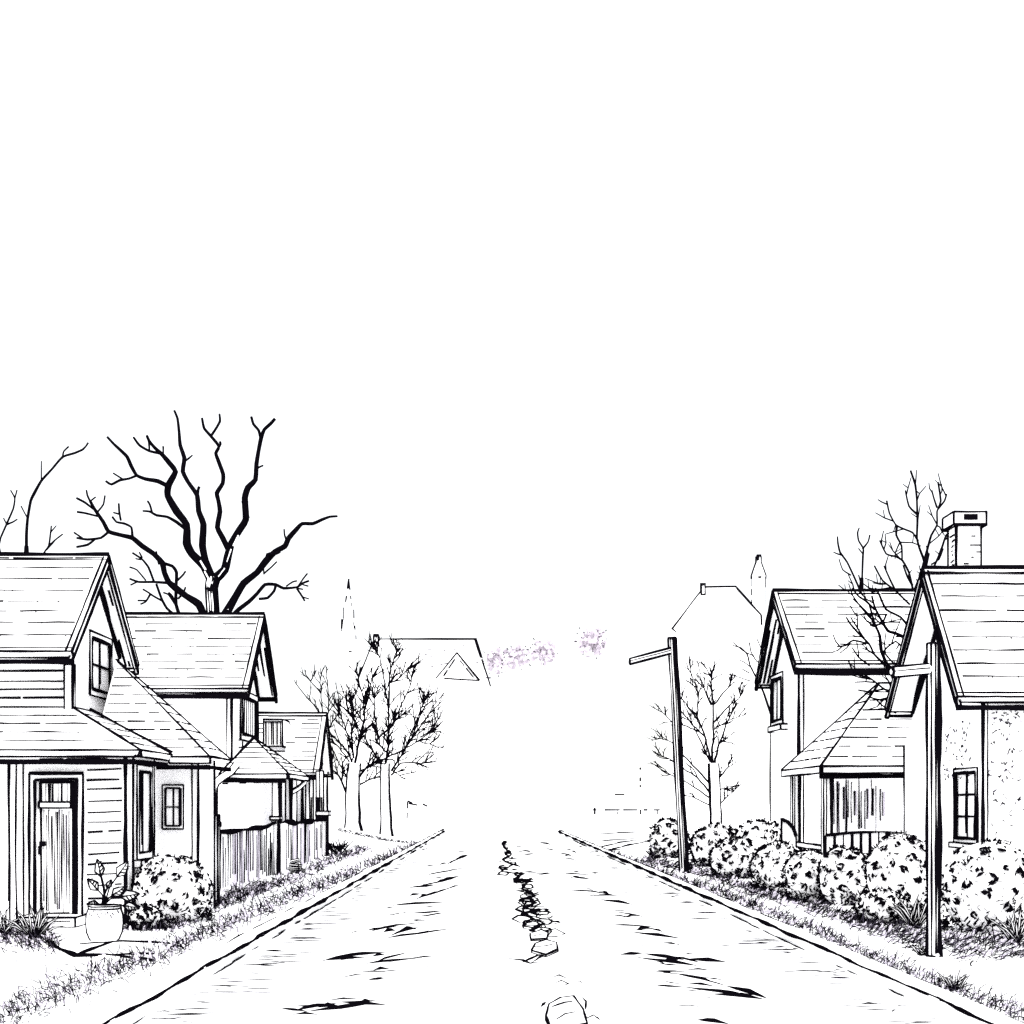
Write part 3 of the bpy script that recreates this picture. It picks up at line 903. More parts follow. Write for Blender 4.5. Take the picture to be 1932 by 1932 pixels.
# ------------------------------------------------------------------ shrubs
def shrub(c, rx, ry, rz, label, seed, ink=3.0, marks=60, rim=300, group="round flecked shrubs along the right-hand houses", name='round_shrub'):
    """c: ground centre. White leaf mass, black leaf edges standing on its surface, darker twigs at the foot"""
    rn = random.Random(seed)
    mb = MB()
    c = V(c)
    ph = [rn.uniform(0, 6.28) for _ in range(8)]
    def rad(d):
        return 1 + .045 * math.sin(d.x * 5 + ph[0]) * math.sin(d.z * 6 + ph[1]) + .035 * math.sin(d.y * 7 + ph[2] + d.x * 4) + .02 * math.sin(d.x * 17 + ph[3]) * math.sin(d.z * 15 + ph[4])
    def S(d, k=1.0):
        q = rad(d) * k
        return c + V((d.x * rx * q, d.y * ry * q, rz * (.86 + d.z * q)))
    nu, nv = 28, 16
    b = len(mb.v)
    for j in range(nv + 1):
        th = math.pi * j / nv
        for i in range(nu):
            f = 2 * math.pi * i / nu
            mb.v.append(S(V((math.sin(th) * math.cos(f), math.sin(th) * math.sin(f), math.cos(th))), .96))
    for j in range(nv):
        for i in range(nu):
            i2 = (i + 1) % nu
            mb.f.append((b + j * nu + i, b + (j + 1) * nu + i, b + (j + 1) * nu + i2, b + j * nu + i2)); mb.m.append(P_)
    e = px(c.y)
    def rdir(zlo=-.85):
        while True:
            d = V((rn.gauss(0, 1), rn.gauss(0, 1), rn.gauss(0, 1)))
            if d.length > .1:
                d.normalize()
                if d.z > zlo:
                    return d
    # leaves standing edge-on: they close up into a dark leafy outline at the silhouette
    for k in range(int(rim * .9)):
        d = rdir()
        n = d
        p = S(d, .965)
        a = n.cross(V((rn.uniform(-1, 1), rn.uniform(-1, 1), rn.uniform(-1, 1))))
        if a.length < .1: continue
        a.normalize()
        l = rn.uniform(5, 11) * e
        h = rn.uniform(3.5, 7.5) * e
        mid = p + n * h
        mb.face([p - a * l * .5, p - a * l * .3 + n * h * .7, mid, p + a * l * .35 + n * h * .6, p + a * l * .5], K_)
        if rn.random() < .35:
            t2 = mid + a * rn.uniform(-4, 4) * e + n * rn.uniform(0, 3) * e
            mb.tube([p + n * .2 * h, mid, t2], [ink * .4 * e, ink * .4 * e, ink * .3 * e], K_, 3, False)
    # dark leaf clusters lying on the surface, each a broken ring of leaf shapes
    nf = int(marks * 1.1)
    for k in range(nf):
        zf = 1 - 2 * (k + .5) / nf
        if zf < -.62: continue
        ff = k * 2.39996 + ph[5]
        rf = math.sqrt(1 - zf * zf)
        d = V((rf * math.cos(ff) + rn.uniform(-.1, .1), rf * math.sin(ff) + rn.uniform(-.1, .1), zf + rn.uniform(-.1, .1))).normalized()
        p = S(d, 1.0)
        ax = d.cross(V((0.1, .2, 1))).normalized()
        ay = d.cross(ax)
        R = rn.uniform(7, 11) * e * ink / 3.1
        nl = rn.randint(3, 5)
        t0 = rn.uniform(0, 6.28)
        for q in range(nl):
            t = t0 + q * rn.uniform(1.2, 2.2)
            o = p + (ax * math.cos(t) + ay * math.sin(t)) * R * rn.uniform(.3, .8) + d * .8 * e
            t2 = t + rn.uniform(.8, 2.2)
            u = (ax * math.cos(t2) + ay * math.sin(t2))
            w2 = d.cross(u)
            l = R * rn.uniform(.45, .95); wd = R * rn.uniform(.3, .55)
            mb.face([o - u * l, o + w2 * wd, o + u * l, o - w2 * wd * rn.uniform(.3, 1)], K_)
    # bottom tangle
    for k in range(int(rim * .35)):
        f = rn.uniform(0, 6.28)
        zz = abs(rn.gauss(0, .16)) * rz
        d = V((math.cos(f), math.sin(f), -.7)).normalized()
        p = c + V((math.cos(f) * rx * .93, math.sin(f) * ry * .93, zz))
        p2 = p + V((rn.uniform(-9, 9), rn.uniform(-3, 3), rn.uniform(-3, 9))) * e
        p3 = p2 + V((rn.uniform(-7, 7), 0, rn.uniform(-4, 5))) * e
        mb.tube([p, p2, p3], [ink * .5 * e, ink * .55 * e, ink * .2 * e], K_ if rn.random() < .85 else S_, 3, False)
    ob = mb.build(name, base=(c.x, c.y, 0), label=label, category="shrub")
    if group: ob["group"] = group
    return ob

def shrub_uv(u0, u1, vt, vb, label, seed, dy=0, **kw):
    """spans u0..u1, top vt, foot vb"""
    Y = F * H / (vb - V0) + dy
    e = px(Y)
    rx = (u1 - u0) * .5 * e
    vb2 = V0 + H / e
    ht = (vb2 - vt) * e
    return shrub(((( u0 + u1) / 2 - U0) * e, Y, 0), rx, rx * .9, ht / 1.86, label, seed, **kw)

shrub_uv(246, 400, 1612, 1742, "big round flecked shrub in front of the cottage wing on the left", 21, group=None, marks=70, rim=420, dy=.3)
shrub_uv(243, 305, 1708, 1752, "low leafy clump in front of the big left shrub beside the flower pot", 22, group=None, marks=34, rim=220, name='leafy_clump')
shrub_uv(1225, 1298, 1545, 1618, "smallest round shrub at the far left end of the right-hand row", 23, ink=2.6, marks=40, rim=260)
shrub_uv(1302, 1402, 1555, 1634, "rounded shrub just right of the tilted post, under the thin straight tree", 24, ink=2.7, marks=44, rim=300)
shrub_uv(1385, 1480, 1546, 1636, "high shrub touching the round-shouldered garden board on its left side", 25, ink=2.8, marks=44, rim=300)
shrub_uv(1338, 1432, 1580, 1656, "low shrub in front of the two shrubs left of the garden board", 26, ink=2.8, marks=44, rim=320)
shrub_uv(1418, 1520, 1588, 1680, "shrub in front of the porch's left post with dark foot", 27, ink=3, marks=46, rim=320)
shrub_uv(1478, 1575, 1604, 1700, "shrub in front of the porch's front post, third from the thick upright post", 28, ink=3, marks=46, rim=320)
shrub_uv(1545, 1640, 1596, 1706, "shrub in front of the picket fence, second from the thick upright post", 29, ink=3.2, marks=50, rim=340)
shrub_uv(1632, 1768, 1572, 1726, "big shrub immediately left of the thick upright post", 30, ink=3.4, marks=70, rim=440)
shrub_uv(1778, 1960, 1586, 1756, "largest shrub under the window of the nearest right-hand house", 31, ink=3.6, marks=80, rim=460)
shrub_uv(1615, 1712, 1678, 1740, "low small shrub at the foot of the big one left of the thick post", 32, ink=3.4, marks=36, rim=260)

# ------------------------------------------------------------------ grass
def blades(name, items, label=None):
    mb = MB()
    for (p, d, l, wd, m) in items:
        e = px(p.y)
        tip = p + d * l
        bend = V((d.x * .3, 0, -.12 * l))
        midp = lerp(p, tip, .55) + V((RND.uniform(-.1, .1) * l, 0, .12 * l * RND.random()))
        mb.tube([p, midp, tip], [wd * .5 * e, wd * .45 * e, wd * .14 * e], m, 3, False)
    return mb.build(name, kind='stuff', label=label or "short scratchy black grass along the verge")

def band(path, width, per, lean, lmin, lmax, zdark=.25, jitter=.5):
    """blades along a pixel path on the ground; width in grid units"""
    out = []
    for (a, b) in zip(path[:-1], path[1:]):
        L = math.hypot(b[0] - a[0], b[1] - a[1])
        wa = a[2] if len(a) > 2 else width
        for k in range(int(L * per * 1.15)):
            t = RND.random()
            g = RND.gauss(0, .5)
            u = lerp(a[0], b[0], t) + RND.uniform(-6, 6)
            v = lerp(a[1], b[1], t) + g * wa
            if v < 1560: continue
            p = gp(u, v)
            if RL - .1 < p.x < RR + .1: continue
            e = px(p.y)
            sc = .55 + .45 * min(1, (v - 1560) / 200.0)
            l = RND.uniform(lmin, lmax) * e * sc
            an = lean + RND.gauss(0, jitter)
            if RND.random() < .38: an = RND.choice((-1, 1)) * RND.uniform(1.0, 1.45)
            d = V((math.sin(an), RND.uniform(-.4, .2), max(.12, math.cos(an))))
            q = RND.random()
            out.append((p, d.normalized(), l * (.6 if q < .16 else 1), 6 if q < .16 else RND.uniform(1.1, 2.3), L_ if q < .16 else K_ if RND.random() > zdark else S_))
    return out

RND.seed(40)
it = []
it += band([(-10, 1932, 34), (70, 1893, 34), (180, 1848, 26), (330, 1790, 20), (420, 1752, 18), (560, 1690, 14), (700, 1636, 8), (790, 1596, 5)], 20, 2.1, -.15, 10, 30)
it += band([(0, 1770, 26), (60, 1772, 26), (110, 1782, 12)], 26, 3, -.2, 14, 34)
it += band([(235, 1752, 8), (330, 1752, 8), (405, 1712, 12), (520, 1672, 14), (640, 1618, 8), (700, 1600, 3)], 12, 2.6, .0, 8, 24)
it += band([(420, 1690, 12), (530, 1668, 12)], 12, 2.0, .5, 10, 26)
blades('verge_grass', it, "scratchy dark grass along the left kerb and fence foot")
RND.seed(41)
it = []
it += band([(1150, 1612, 3), (1199, 1631, 5), (1316, 1672, 8), (1463, 1728, 11), (1551, 1765, 14), (1639, 1808, 18), (1726, 1842, 18), (1850, 1890, 20), (1950, 1925, 22)], 12, 1.9, .35, 8, 28)
it += band([(1215, 1622, 8), (1330, 1650, 14), (1420, 1682, 12), (1510, 1708, 14), (1640, 1745, 18), (1700, 1758, 26), (1790, 1778, 24), (1940, 1770, 30)], 14, 2.6, .75, 8, 30)
it += band([(1590, 1738, 14), (1740, 1790, 14)], 14, 1.0, 1.0, 14, 34)
it += band([(1790, 1800, 14), (1940, 1800, 20)], 14, 1.0, 1.0, 14, 36)
blades('verge_grass', it, "scratchy dark grass along the right kerb and under the shrubs")

def tuft(c, n, spread, l0, l1, label, name='grass_tuft', wd=3.2, group=None, mix=.0, up=.25):
    mb = MB()
    c = V(c)
    e = px(c.y)
    for k in range(n):
        an = RND.uniform(-spread, spread)
        az = RND.uniform(0, 6.28)
        l = RND.uniform(l0, l1) * e
        d = V((math.sin(an), math.cos(az) * .35, max(up, math.cos(an)))).normalized()
        p = c + V((RND.uniform(-9, 9) * e, RND.uniform(-6, 6) * e, 0))
        tip = p + d * l
        md = lerp(p, tip, .55) + V((0, 0, .1 * l))
        # a folded pale blade edged in black
        sd2 = V((d.z, 0, -d.x)) * 2.0 * e
        mb.face([p - sd2 * .4, md - sd2, tip, md + sd2, p + sd2 * .4], P_)
        mb.tube([p - sd2 * .4, md - sd2, tip], [wd * .4 * e] * 2 + [wd * .15 * e], K_, 3, False)
        mb.tube([p + sd2 * .4, md + sd2, tip], [wd * .4 * e] * 2 + [wd * .15 * e], K_, 3, False)
    ob = mb.build(name, base=(c.x, c.y, 0), label=label, category="grass tuft")
    if group: ob["group"] = group
    return ob
RND.seed(42)
tuft(gp(66, 1772), 26, 1.15, 40, 82, "spiky grass tuft with long blades left of the doorstep")
tuft(gp(4, 1765), 16, .9, 30, 60, "grass tuft against the clapboard wall at the picture's left edge")
tuft(gp(1725, 1752), 24, .8, 40, 80, "dense grass tuft at the foot of the big shrub left of the thick post", up=.5)
tuft(gp(1916, 1782), 22, .9, 40, 85, "tall grass tuft in front of the largest shrub at the picture's right edge", up=.5)
tuft(gp(1742, 1802), 14, 1.3, 16, 42, "short grass tuft hugging the thick upright post's left foot")
tuft(gp(1800, 1868), 16, 1.2, 20, 44, "spread grass tuft on the kerb side in front of the thick post")
tuft(gp(1640, 1830), 12, 1.1, 16, 34, "small grass tuft on the right kerb strip left of the thick post's foot")

# ------------------------------------------------------------------ flower pot
RND.seed(43)
c = gp(197, 1776)
pot = thing('potted_plant', c, "round white pot with upright broad leaves beside the cottage door", "potted plant")
e = px(c.y)
prof = [(21, 0), (26, 6), (31, 18), (33, 34), (32, 50), (28, 62), (29, 67), (28, 69)]
mb = MB()
NS = 24
for j, (r, z) in enumerate(prof):
    for i in range(NS):
        a = 2 * math.pi * i / NS
        mb.v.append(c + V((math.cos(a) * r * e, math.sin(a) * r * e, z * e)))
for j in range(len(prof) - 1):
    for i in range(NS):
        i2 = (i + 1) % NS
        mb.f.append((j * NS + i, j * NS + i2, (j + 1) * NS + i2, (j + 1) * NS + i)); mb.m.append(P_)
for k in range(NS):
    a = 2 * math.pi * (k + .5) / NS
    # fine raised lines down the sides of the pot where it turns away on every side
    if k in (1, 13, 7, 19):
        if k in (1, 13):
            a = math.radians(16 if k == 1 else 197)
            mb.stroke([c + V((math.cos(a) * r * e, math.sin(a) * r * e, z * e)) for r, z in prof], 4.4)
for (r, z, wd) in ((20, 0, 4.5), (29, 67, 3.4), (28, 62, 2.6)):
    mb.stroke([c + V((math.cos(k * math.pi / 10) * r * e, math.sin(k * math.pi / 10) * r * e, z * e)) for k in range(21)], wd)
for k in range(16):
    a = RND.uniform(-2.9, -.3)
    z = RND.uniform(50, 60)
    mb.stroke([c + V((math.cos(a) * 31 * e, math.sin(a) * 31 * e, z * e)), c + V((math.cos(a + .1) * 31.5 * e, math.sin(a + .1) * 31.5 * e, (z - RND.uniform(2, 8)) * e))], 1.6, S_)
mb.build('pot', pot)
mb = MB()
mb.tube([c + V((0, 0, 63 * e)), c + V((0, 0, 66 * e))], [26 * e, 26 * e], K_, 16)
mb.build('soil', pot)
leaves = [(188, 1642, 14), (228, 1644, 15), (178, 1672, 13), (220, 1684, 13), (205, 1670, 8), (240, 1690, 15), (178, 1706, 10), (212, 1712, 10), (243, 1710, 12)]
for k, (u, v, sz) in enumerate(leaves):
    mb = MB()
    yo = RND.uniform(-.12, .12)
    base = c + V((RND.uniform(-4, 4) * e, yo * .3, 66 * e))
    tgt = pt(u, v, c.y + yo)
    d = (tgt - base)
    mid = lerp(base, tgt, .5) + V((-d.x * .15, 0, abs(d.x) * .1))
    mb.stroke([base, mid, tgt], 3.2)
    dd = (tgt - mid).normalized()
    sd2 = V((dd.z, RND.uniform(-.3, .3), -dd.x)).normalized()
    L = sz * 2.25 * e; W = sz * .72 * e
    o = [tgt - dd * L * .4, tgt + sd2 * W - dd * .0, tgt + sd2 * W * .6 + dd * L * .4, tgt + dd * L * .7, tgt - sd2 * W * .6 + dd * L * .35, tgt - sd2 * W]
    mb.prism(o, V((0, .008, 0)), P_)
    for a, b in zip(o, o[1:] + o[:1]):
        mb.line(a, b, 2.8)
    mb.stroke([o[0], o[3]], 2)
    for q in range(3):
        t = .3 + .2 * q
        m_ = lerp(o[0], o[3], t)
        mb.stroke([m_, m_ + sd2 * W * .8 + dd * L * .15], 2.2)
    mb.build('leaf', pot)

# ------------------------------------------------------------------ small things on the ground
def pebble(u, v, r, label):
    p = gp(u, v)
    e = px(p.y)
    mb = MB()
    nu, nv = 10, 6
    ph = RND.uniform(0, 6)
    S = lambda th, f: p + V((math.sin(th) * math.cos(f) * r * e * (1 + .12 * math.sin(2 * f + ph)), math.sin(th) * math.sin(f) * r * e, (math.cos(th) + .8) * r * .8 * e))
    for j in range(nv + 1):
        for i in range(nu):
            mb.v.append(S(math.pi * j / nv, 2 * math.pi * i / nu))
    for j in range(nv):
        for i in range(nu):
            i2 = (i + 1) % nu
            mb.f.append((j * nu + i, (j + 1) * nu + i, (j + 1) * nu + i2, j * nu + i2)); mb.m.append(P_)
    for f in (0, math.pi):
        mb.stroke([S(math.pi * j / 6, f) for j in range(7)], 2.6)
    mb.build('pebble', base=p, label=label, category="pebble", group="loose pebbles on the right verge")
pebble(1545, 1731, 5, "small round pebble on the right verge in front of the picket-fence shrubs")
pebble(1838, 1823, 6.5, "round pebble right of the thick upright post's foot")
pebble(1766, 1806, 6, "pebble touching the foot of the thick upright post")

def chunk(uv, hgt, label, ink, inner):
    pts = [gp(u, v, .004) for u, v in uv]
    c = sum(pts, V()) / len(pts)
    mb = MB()
    mb.prism(pts, (0, 0, hgt), G_, ink)
    for il in inner:
        mb.stroke([gp(u, v, .004) * 1.0 + V((0, 0, hgt + .004)) for u, v in il], ink * .8, taper=.5)
    mb.build('paving_chunk', base=(c.x, c.y, 0), label=label, category="stone", group="broken paving chunks along the road's middle crack")
chunk([(1003,1798),(1010,1785),(1030,1778),(1050,1783),(1052,1796),(1030,1806)], .03, "flat broken stone chunk in the middle crack, second nearest", 3.2, [[(1008,1792),(1030,1790),(1045,1786)]])
chunk([(1030,1925),(1036,1902),(1058,1890),(1082,1887),(1100,1912),(1108,1940),(1040,1950)], .035, "largest broken paving chunk at the bottom edge of the picture", 3.6, [[(1042,1908),(1066,1900),(1080,1898)], [(1050,1932),(1066,1922),(1085,1918)]])
chunk([(1002,1776),(1000,1765),(1022,1758),(1034,1764),(1032,1774)], .025, "small broken stone chunk, farthest in the middle crack", 2.8, [[(1006,1770),(1026,1766)]])

# a few stones and wood bits at the fence joint
RND.seed(44)
p = gp(556, 1646)
t = thing('stick_pile', p, "small pile of split sticks at the foot of the left fence", "sticks")
for k in range(6):
    mb = MB()
    a = p + V((RND.uniform(-.25, .15), RND.uniform(-.2, .2), .05 + .04 * k))
    b = a + V((RND.uniform(.15, .4), RND.uniform(-.2, .1), RND.uniform(-.03, .08)))
    mb.tube([a, b], [.035, .03], P_, 6)
    for o in (V((0, 0, .036)), V((0, 0, -.036)), V((0, -.036, 0))):
        mb.line(a + o, b + o, 2.2)
    mb.build('stick', t)

# small plant at the end of the fence
p = gp(640, 1612)
mb = MB()
for k in range(26):
    an = RND.uniform(-1, 1)
    l = RND.uniform(12, 34) * px(p.y)
    q = p + V((RND.uniform(-.2, .1), RND.uniform(-.2, .2), 0))
    m1 = q + V((math.sin(an) * l * .5, 0, l * .5)); t1 = q + V((math.sin(an) * l, RND.uniform(-.1, .1), l * math.cos(an * .7)))
    mb.stroke([q, m1, t1], 2.2, taper=.4)
    mb.stroke([m1, m1 + V((RND.uniform(-.12, .12), 0, RND.uniform(.02, .12)))], 2.4)
mb.build('leafy_plant', base=p, label="small twiggy plant at the road end of the left fence", category="plant")

# ------------------------------------------------------------------ bare trees
def wob(pts, Y0, dy, rn, base_u):
    """pixel polyline -> 3D with its own drift in depth"""
    out = []
    y = Y0 + dy[0]
    n = len(pts)
    for i, q in enumerate(pts):
        t = i / max(1, n - 1)
        out.append(pt(q[0], q[1], Y0 + lerp(dy[0], dy[1], t)))
    return out

def smooth(pts, rad, k=4):
    """Catmull-Rom"""
    P, R = [], []
    n = len(pts)
    for i in range(n - 1):
        p0, p1, p2, p3 = pts[max(i - 1, 0)], pts[i], pts[i + 1], pts[min(i + 2, n - 1)]
        for j in range(k):
            t = j / k
            P.append(lerp(p1, p2, t) * .45 + .275 * ((2 * p1) + (p2 - p0) * t + (2 * p0 - 5 * p1 + 4 * p2 - p3) * t * t + (3 * p1 - p0 - 3 * p2 + p3) * t ** 3))
            R.append(lerp(rad[i], rad[i + 1], t))
    P.append(pts[-1]); R.append(rad[-1])
    return P, R

def limb(mb, uv, w0, w1, Y, dy=(0, 0), n=7, m=K_, rn=RND, tap=.72):
    pts = wob(uv, Y, dy, rn, 0)
    k = len(pts)
    e = px(Y)
    rad = [lerp(w0, w1, (i / (k - 1)) ** tap) * .5 * e * (1 + rn.uniform(-.14, .14)) for i in range(k)]
    P, R = smooth(pts, rad, 3)
    mb.tube(P, R, m, n)
    return P, R

RND.seed(50)
Y = 50.0
T1 = thing('bare_oak', (pt(402, 1150, Y).x, Y, 0), "big bare black forked tree rising behind the second house on the left", "tree")
mb = MB()
P, R = limb(mb, [(402, 1590), (401, 1400), (401, 1240), (402, 1160), (399, 1110), (403, 1090)], 36, 24, Y, n=12)
e = px(Y)
for k, (a, wk) in enumerate(((-30, 5.5), (-8, 6.5), (14, 4.5), (120, 5), (180, 6), (240, 5))):
    a = math.radians(a)
    pts = [p + V((math.sin(a) * r, -math.cos(a) * r, 0)) * .92 for p, r in zip(P, R)]
    for q in range(0, len(pts) - 2, 3):
        mb.stroke(pts[q:q + 4], wk * RND.uniform(.4, .75), P_, taper=.5, vary=.4)  # white strokes painted as highlights on the black trunk
mb.build('trunk', T1)
mb = MB()
B = [
 # main left limb
 ([(403,1100),(385,1068),(362,1045),(352,1025),(352,990),(333,965),(316,935),(318,915),(331,890),(318,872),(306,858),(292,845),(282,833),(277,822)], 26, 5, (0,-2.5)),
 ([(318,918),(298,908),(275,904),(258,897),(248,880),(240,862),(228,850),(215,838),(202,824)], 11, 4.5, (-1.5,-3)),
 ([(258,897),(243,903),(226,906),(210,914),(200,908)], 6, 4, (-2,-3)),
 ([(233,905),(214,893)], 4.5, 3.5, (-2.3,-3)),
 ([(309,857),(282,851),(263,840),(252,825)], 6, 4, (-2,-3)),
 ([(308,860),(308,850),(308,842)], 4.5, 3.5, (-2,-2)),
 ([(282,851),(281,835),(278,823)], 4.5, 4, (-2,-2)),
 ([(352,1000),(333,985),(315,975),(295,972),(282,965),(270,964)], 9, 4, (-.5,1)),
 ([(287,967),(283,953),(279,946)], 5, 4, (.5,1)),
 # centre-left limb
 ([(402,1092),(388,1058),(382,1030),(384,990),(375,965),(372,935),(355,910),(345,890),(348,865),(340,840),(338,815),(335,790),(329,775)], 18, 5, (0,2)),
 ([(372,938),(374,924),(376,918)], 9, 5, (1,1)),
 ([(349,870),(356,865),(363,859)], 5, 3, (1.4,1.6)),
 # centre limb
 ([(432,1040),(420,1015),(410,995),(415,965),(412,945),(409,930),(420,912),(421,895),(412,870),(407,855),(413,842),(398,823),(385,808),(381,788)], 14, 4.5, (-.3,-1.5)),
 ([(398,823),(408,808),(415,795),(414,781)], 6, 4, (-1.3,-2)),
 ([(412,845),(416,838),(415,833)], 6, 5, (-1,-1)),
 # right upper limb
 ([(403,1095),(424,1075),(430,1050),(437,1025),(452,1000),(464,980),(462,940),(468,920),(482,905),(484,875),(488,850),(493,825),(499,810),(510,800),(519,790)], 22, 5, (0,-1)),
 ([(462,945),(464,965),(468,978)], 16, 6, (-.6,-.6)),
 ([(492,830),(488,812),(478,800),(474,786)], 7, 4.5, (-1,-1.5)),
 ([(484,885),(490,881),(497,878)], 5, 3, (-.8,-.8)),
 # long right limb
 ([(402,1200),(425,1160),(445,1125),(460,1100),(485,1080),(502,1058),(520,1040),(538,1030),(545,1015),(560,998),(570,988),(590,988),(608,980),(622,975),(636,974)], 22, 4, (0,-3)),
 ([(503,1062),(505,1046),(520,1044),(528,1040)], 9, 6, (-1.4,-1.5)),
 ([(543,1028),(537,1010),(536,998)], 5, 3.5, (-1.7,-1.8)),
 ([(498,1082),(512,1070),(522,1060)], 4, 3, (-1.4,-1.8)), ([(498,1084),(497,1070)], 4, 3, (-1.4,-1.4)),
 # low right limb
 ([(402,1230),(440,1160),(470,1135),(485,1120),(500,1103),(520,1103),(535,1110),(560,1108),(572,1100),(583,1096)], 11, 4, (.5,1.5)),
 ([(488,1130),(505,1128),(517,1115),(520,1105)], 6, 5, (.8,1)),
 ([(540,1106),(552,1098),(560,1096)], 4, 3, (1,1.2)), ([(562,1107),(572,1092),(580,1082)], 4.5, 3, (1,1.2)), ([(560,1110),(570,1125),(575,1134)], 5, 3.5, (1,1.2)),
 ([(562,1110),(572,1112)], 4.5, 3, (1.2,1.2)), ([(570,1126),(583,1130)], 4, 3, (1.2,1.2)), ([(571,1103),(582,1106)], 4, 3, (1.2,1.2)),
 # low left limbs
 ([(402,1230),(385,1165),(375,1140),(352,1125),(332,1110),(318,1098),(310,1080),(306,1062),(290,1045),(268,1030),(250,1015),(230,1010),(205,1003),(195,985),(178,960),(170,945)], 19, 5.5, (0,-2.5)),
 ([(306,1062),(325,1068),(333,1080),(332,1110),(332,1140),(340,1165)], 8, 6, (-1,-.4)),
 ([(250,1015),(248,995),(235,988),(220,985),(212,975)], 6, 4, (-1.8,-2.5)),
 ([(228,982),(225,965),(224,950)], 4.5, 3.5, (-2,-2.4)),
 ([(225,970),(214,967)], 4, 3, (-2.2,-2.4)),
 ([(205,1003),(190,1015),(165,1018),(145,1015)], 6, 4, (-2,-3)), ([(180,1017),(165,1028),(145,1032)], 5, 4, (-2.2,-3)), ([(158,1017),(140,1005)], 4, 3, (-2.4,-3)),
 ([(188,975),(160,968),(146,966)], 5, 4, (-2.2,-2.8)), ([(178,962),(160,948),(145,940)], 4.5, 4, (-2.2,-3)), ([(185,965),(195,952),(198,935)], 4, 3.5, (-2.2,-2.6)), ([(172,950),(165,935),(163,925)], 5, 3.5, (-2.4,-2.8)), ([(170,946),(180,938)], 4, 3, (-2.4,-2.8)),
 ([(300,1065),(296,1050),(295,1040)], 4.5, 3.5, (-1,-1)),
 ([(335,1095),(345,1085),(350,1078)], 5, 3, (-.8,-.6)), ([(336,1130),(346,1118),(350,1108)], 5, 3, (-.5,-.3)),
 ([(318,1100),(290,1098),(262,1098),(245,1092)], 6, 4, (-1,-2)), ([(290,1096),(280,1070),(268,1055),(250,1043)], 6, 3.5, (-1.2,-2)), ([(275,1095),(258,1075),(245,1070)], 4, 3, (-1.4,-2)),
 ([(375,1200),(335,1165),(315,1148),(305,1130),(295,1102)], 8, 5, (0,-1.5)), ([(308,1135),(290,1125),(280,1118),(270,1112)], 5, 3.5, (-1,-1.6)), ([(283,1122),(275,1135),(265,1140)], 4.5, 3, (-1.4,-1.6)), ([(275,1133),(260,1133)], 4, 3, (-1.4,-1.6)),
 ([(335,1150),(325,1125),(318,1118)], 5, 3.5, (-.6,-.6)), ([(330,1140),(318,1122),(308,1118)], 4.5, 3.5, (-.8,-1)),
 ([(266,1056),(256,1054)], 4, 3, (-1.8,-2)), ([(268,1052),(263,1042)], 4, 3, (-1.8,-2)), ([(258,1098),(246,1104)], 4, 3, (-2,-2)),
]
for uv, w0, w1, dy in B:
    limb(mb, uv, w0 * .86, w1 * 1.08, Y, dy)
for (uv, wk) in (([(388,1075),(378,1058)], 5), ([(398,1100),(386,1078)], 6), ([(412,1088),(424,1072)], 6), ([(428,1060),(436,1036)], 5), ([(440,1030),(450,1010)], 4.5), ([(430,1150),(446,1126)], 4), ([(466,968),(462,955)], 4)):
    mb.stroke([pt(u, v, Y - .42) for u, v in uv], wk, P_, taper=.6, vary=.4)
mb.build('branches', T1)

Y = 34.0
T2 = thing('bare_sapling', (pt(50, 1100, Y).x, Y, 0), "thin bare tree showing above the cottage roof at far left", "tree")
mb = MB()
limb(mb, [(52, 1636), (50, 1300), (50, 1060), (50, 1030)], 13, 8, Y)
mb.build('trunk', T2)
mb = MB()
for uv, w0, w1 in (
 ([(50,1045),(50,1010),(52,980),(58,945),(65,930),(78,907),(98,885),(118,862),(140,855),(156,848),(162,842),(166,836)], 7.5, 3.5),
 ([(78,910),(78,890),(78,870)], 3.5, 2.8), ([(118,864),(120,852),(129,843)], 4, 3), ([(52,978),(45,965),(40,955)], 3, 2.5),
 ([(50,1180),(20,1120),(-2,1030),(12,990),(25,960),(28,940),(20,925)], 5, 3), ([(28,940),(32,925)], 3.2, 2.8), ([(12,990),(24,985),(32,980)], 4, 3), ([(13,990),(7,978)], 3.4, 2.8),
 ([(52,1150),(65,1090),(82,1045),(92,1030),(95,1010),(97,992)], 4, 3), ([(92,1030),(105,1018),(118,1008)], 3.4, 2.8), ([(95,1005),(106,992)], 3, 2.6), ([(88,1037),(102,1022)], 3, 2.6)):
    limb(mb, uv, w0, w1, Y, (0, RND.uniform(-1.5, 1.5)))
mb.build('branches', T2)

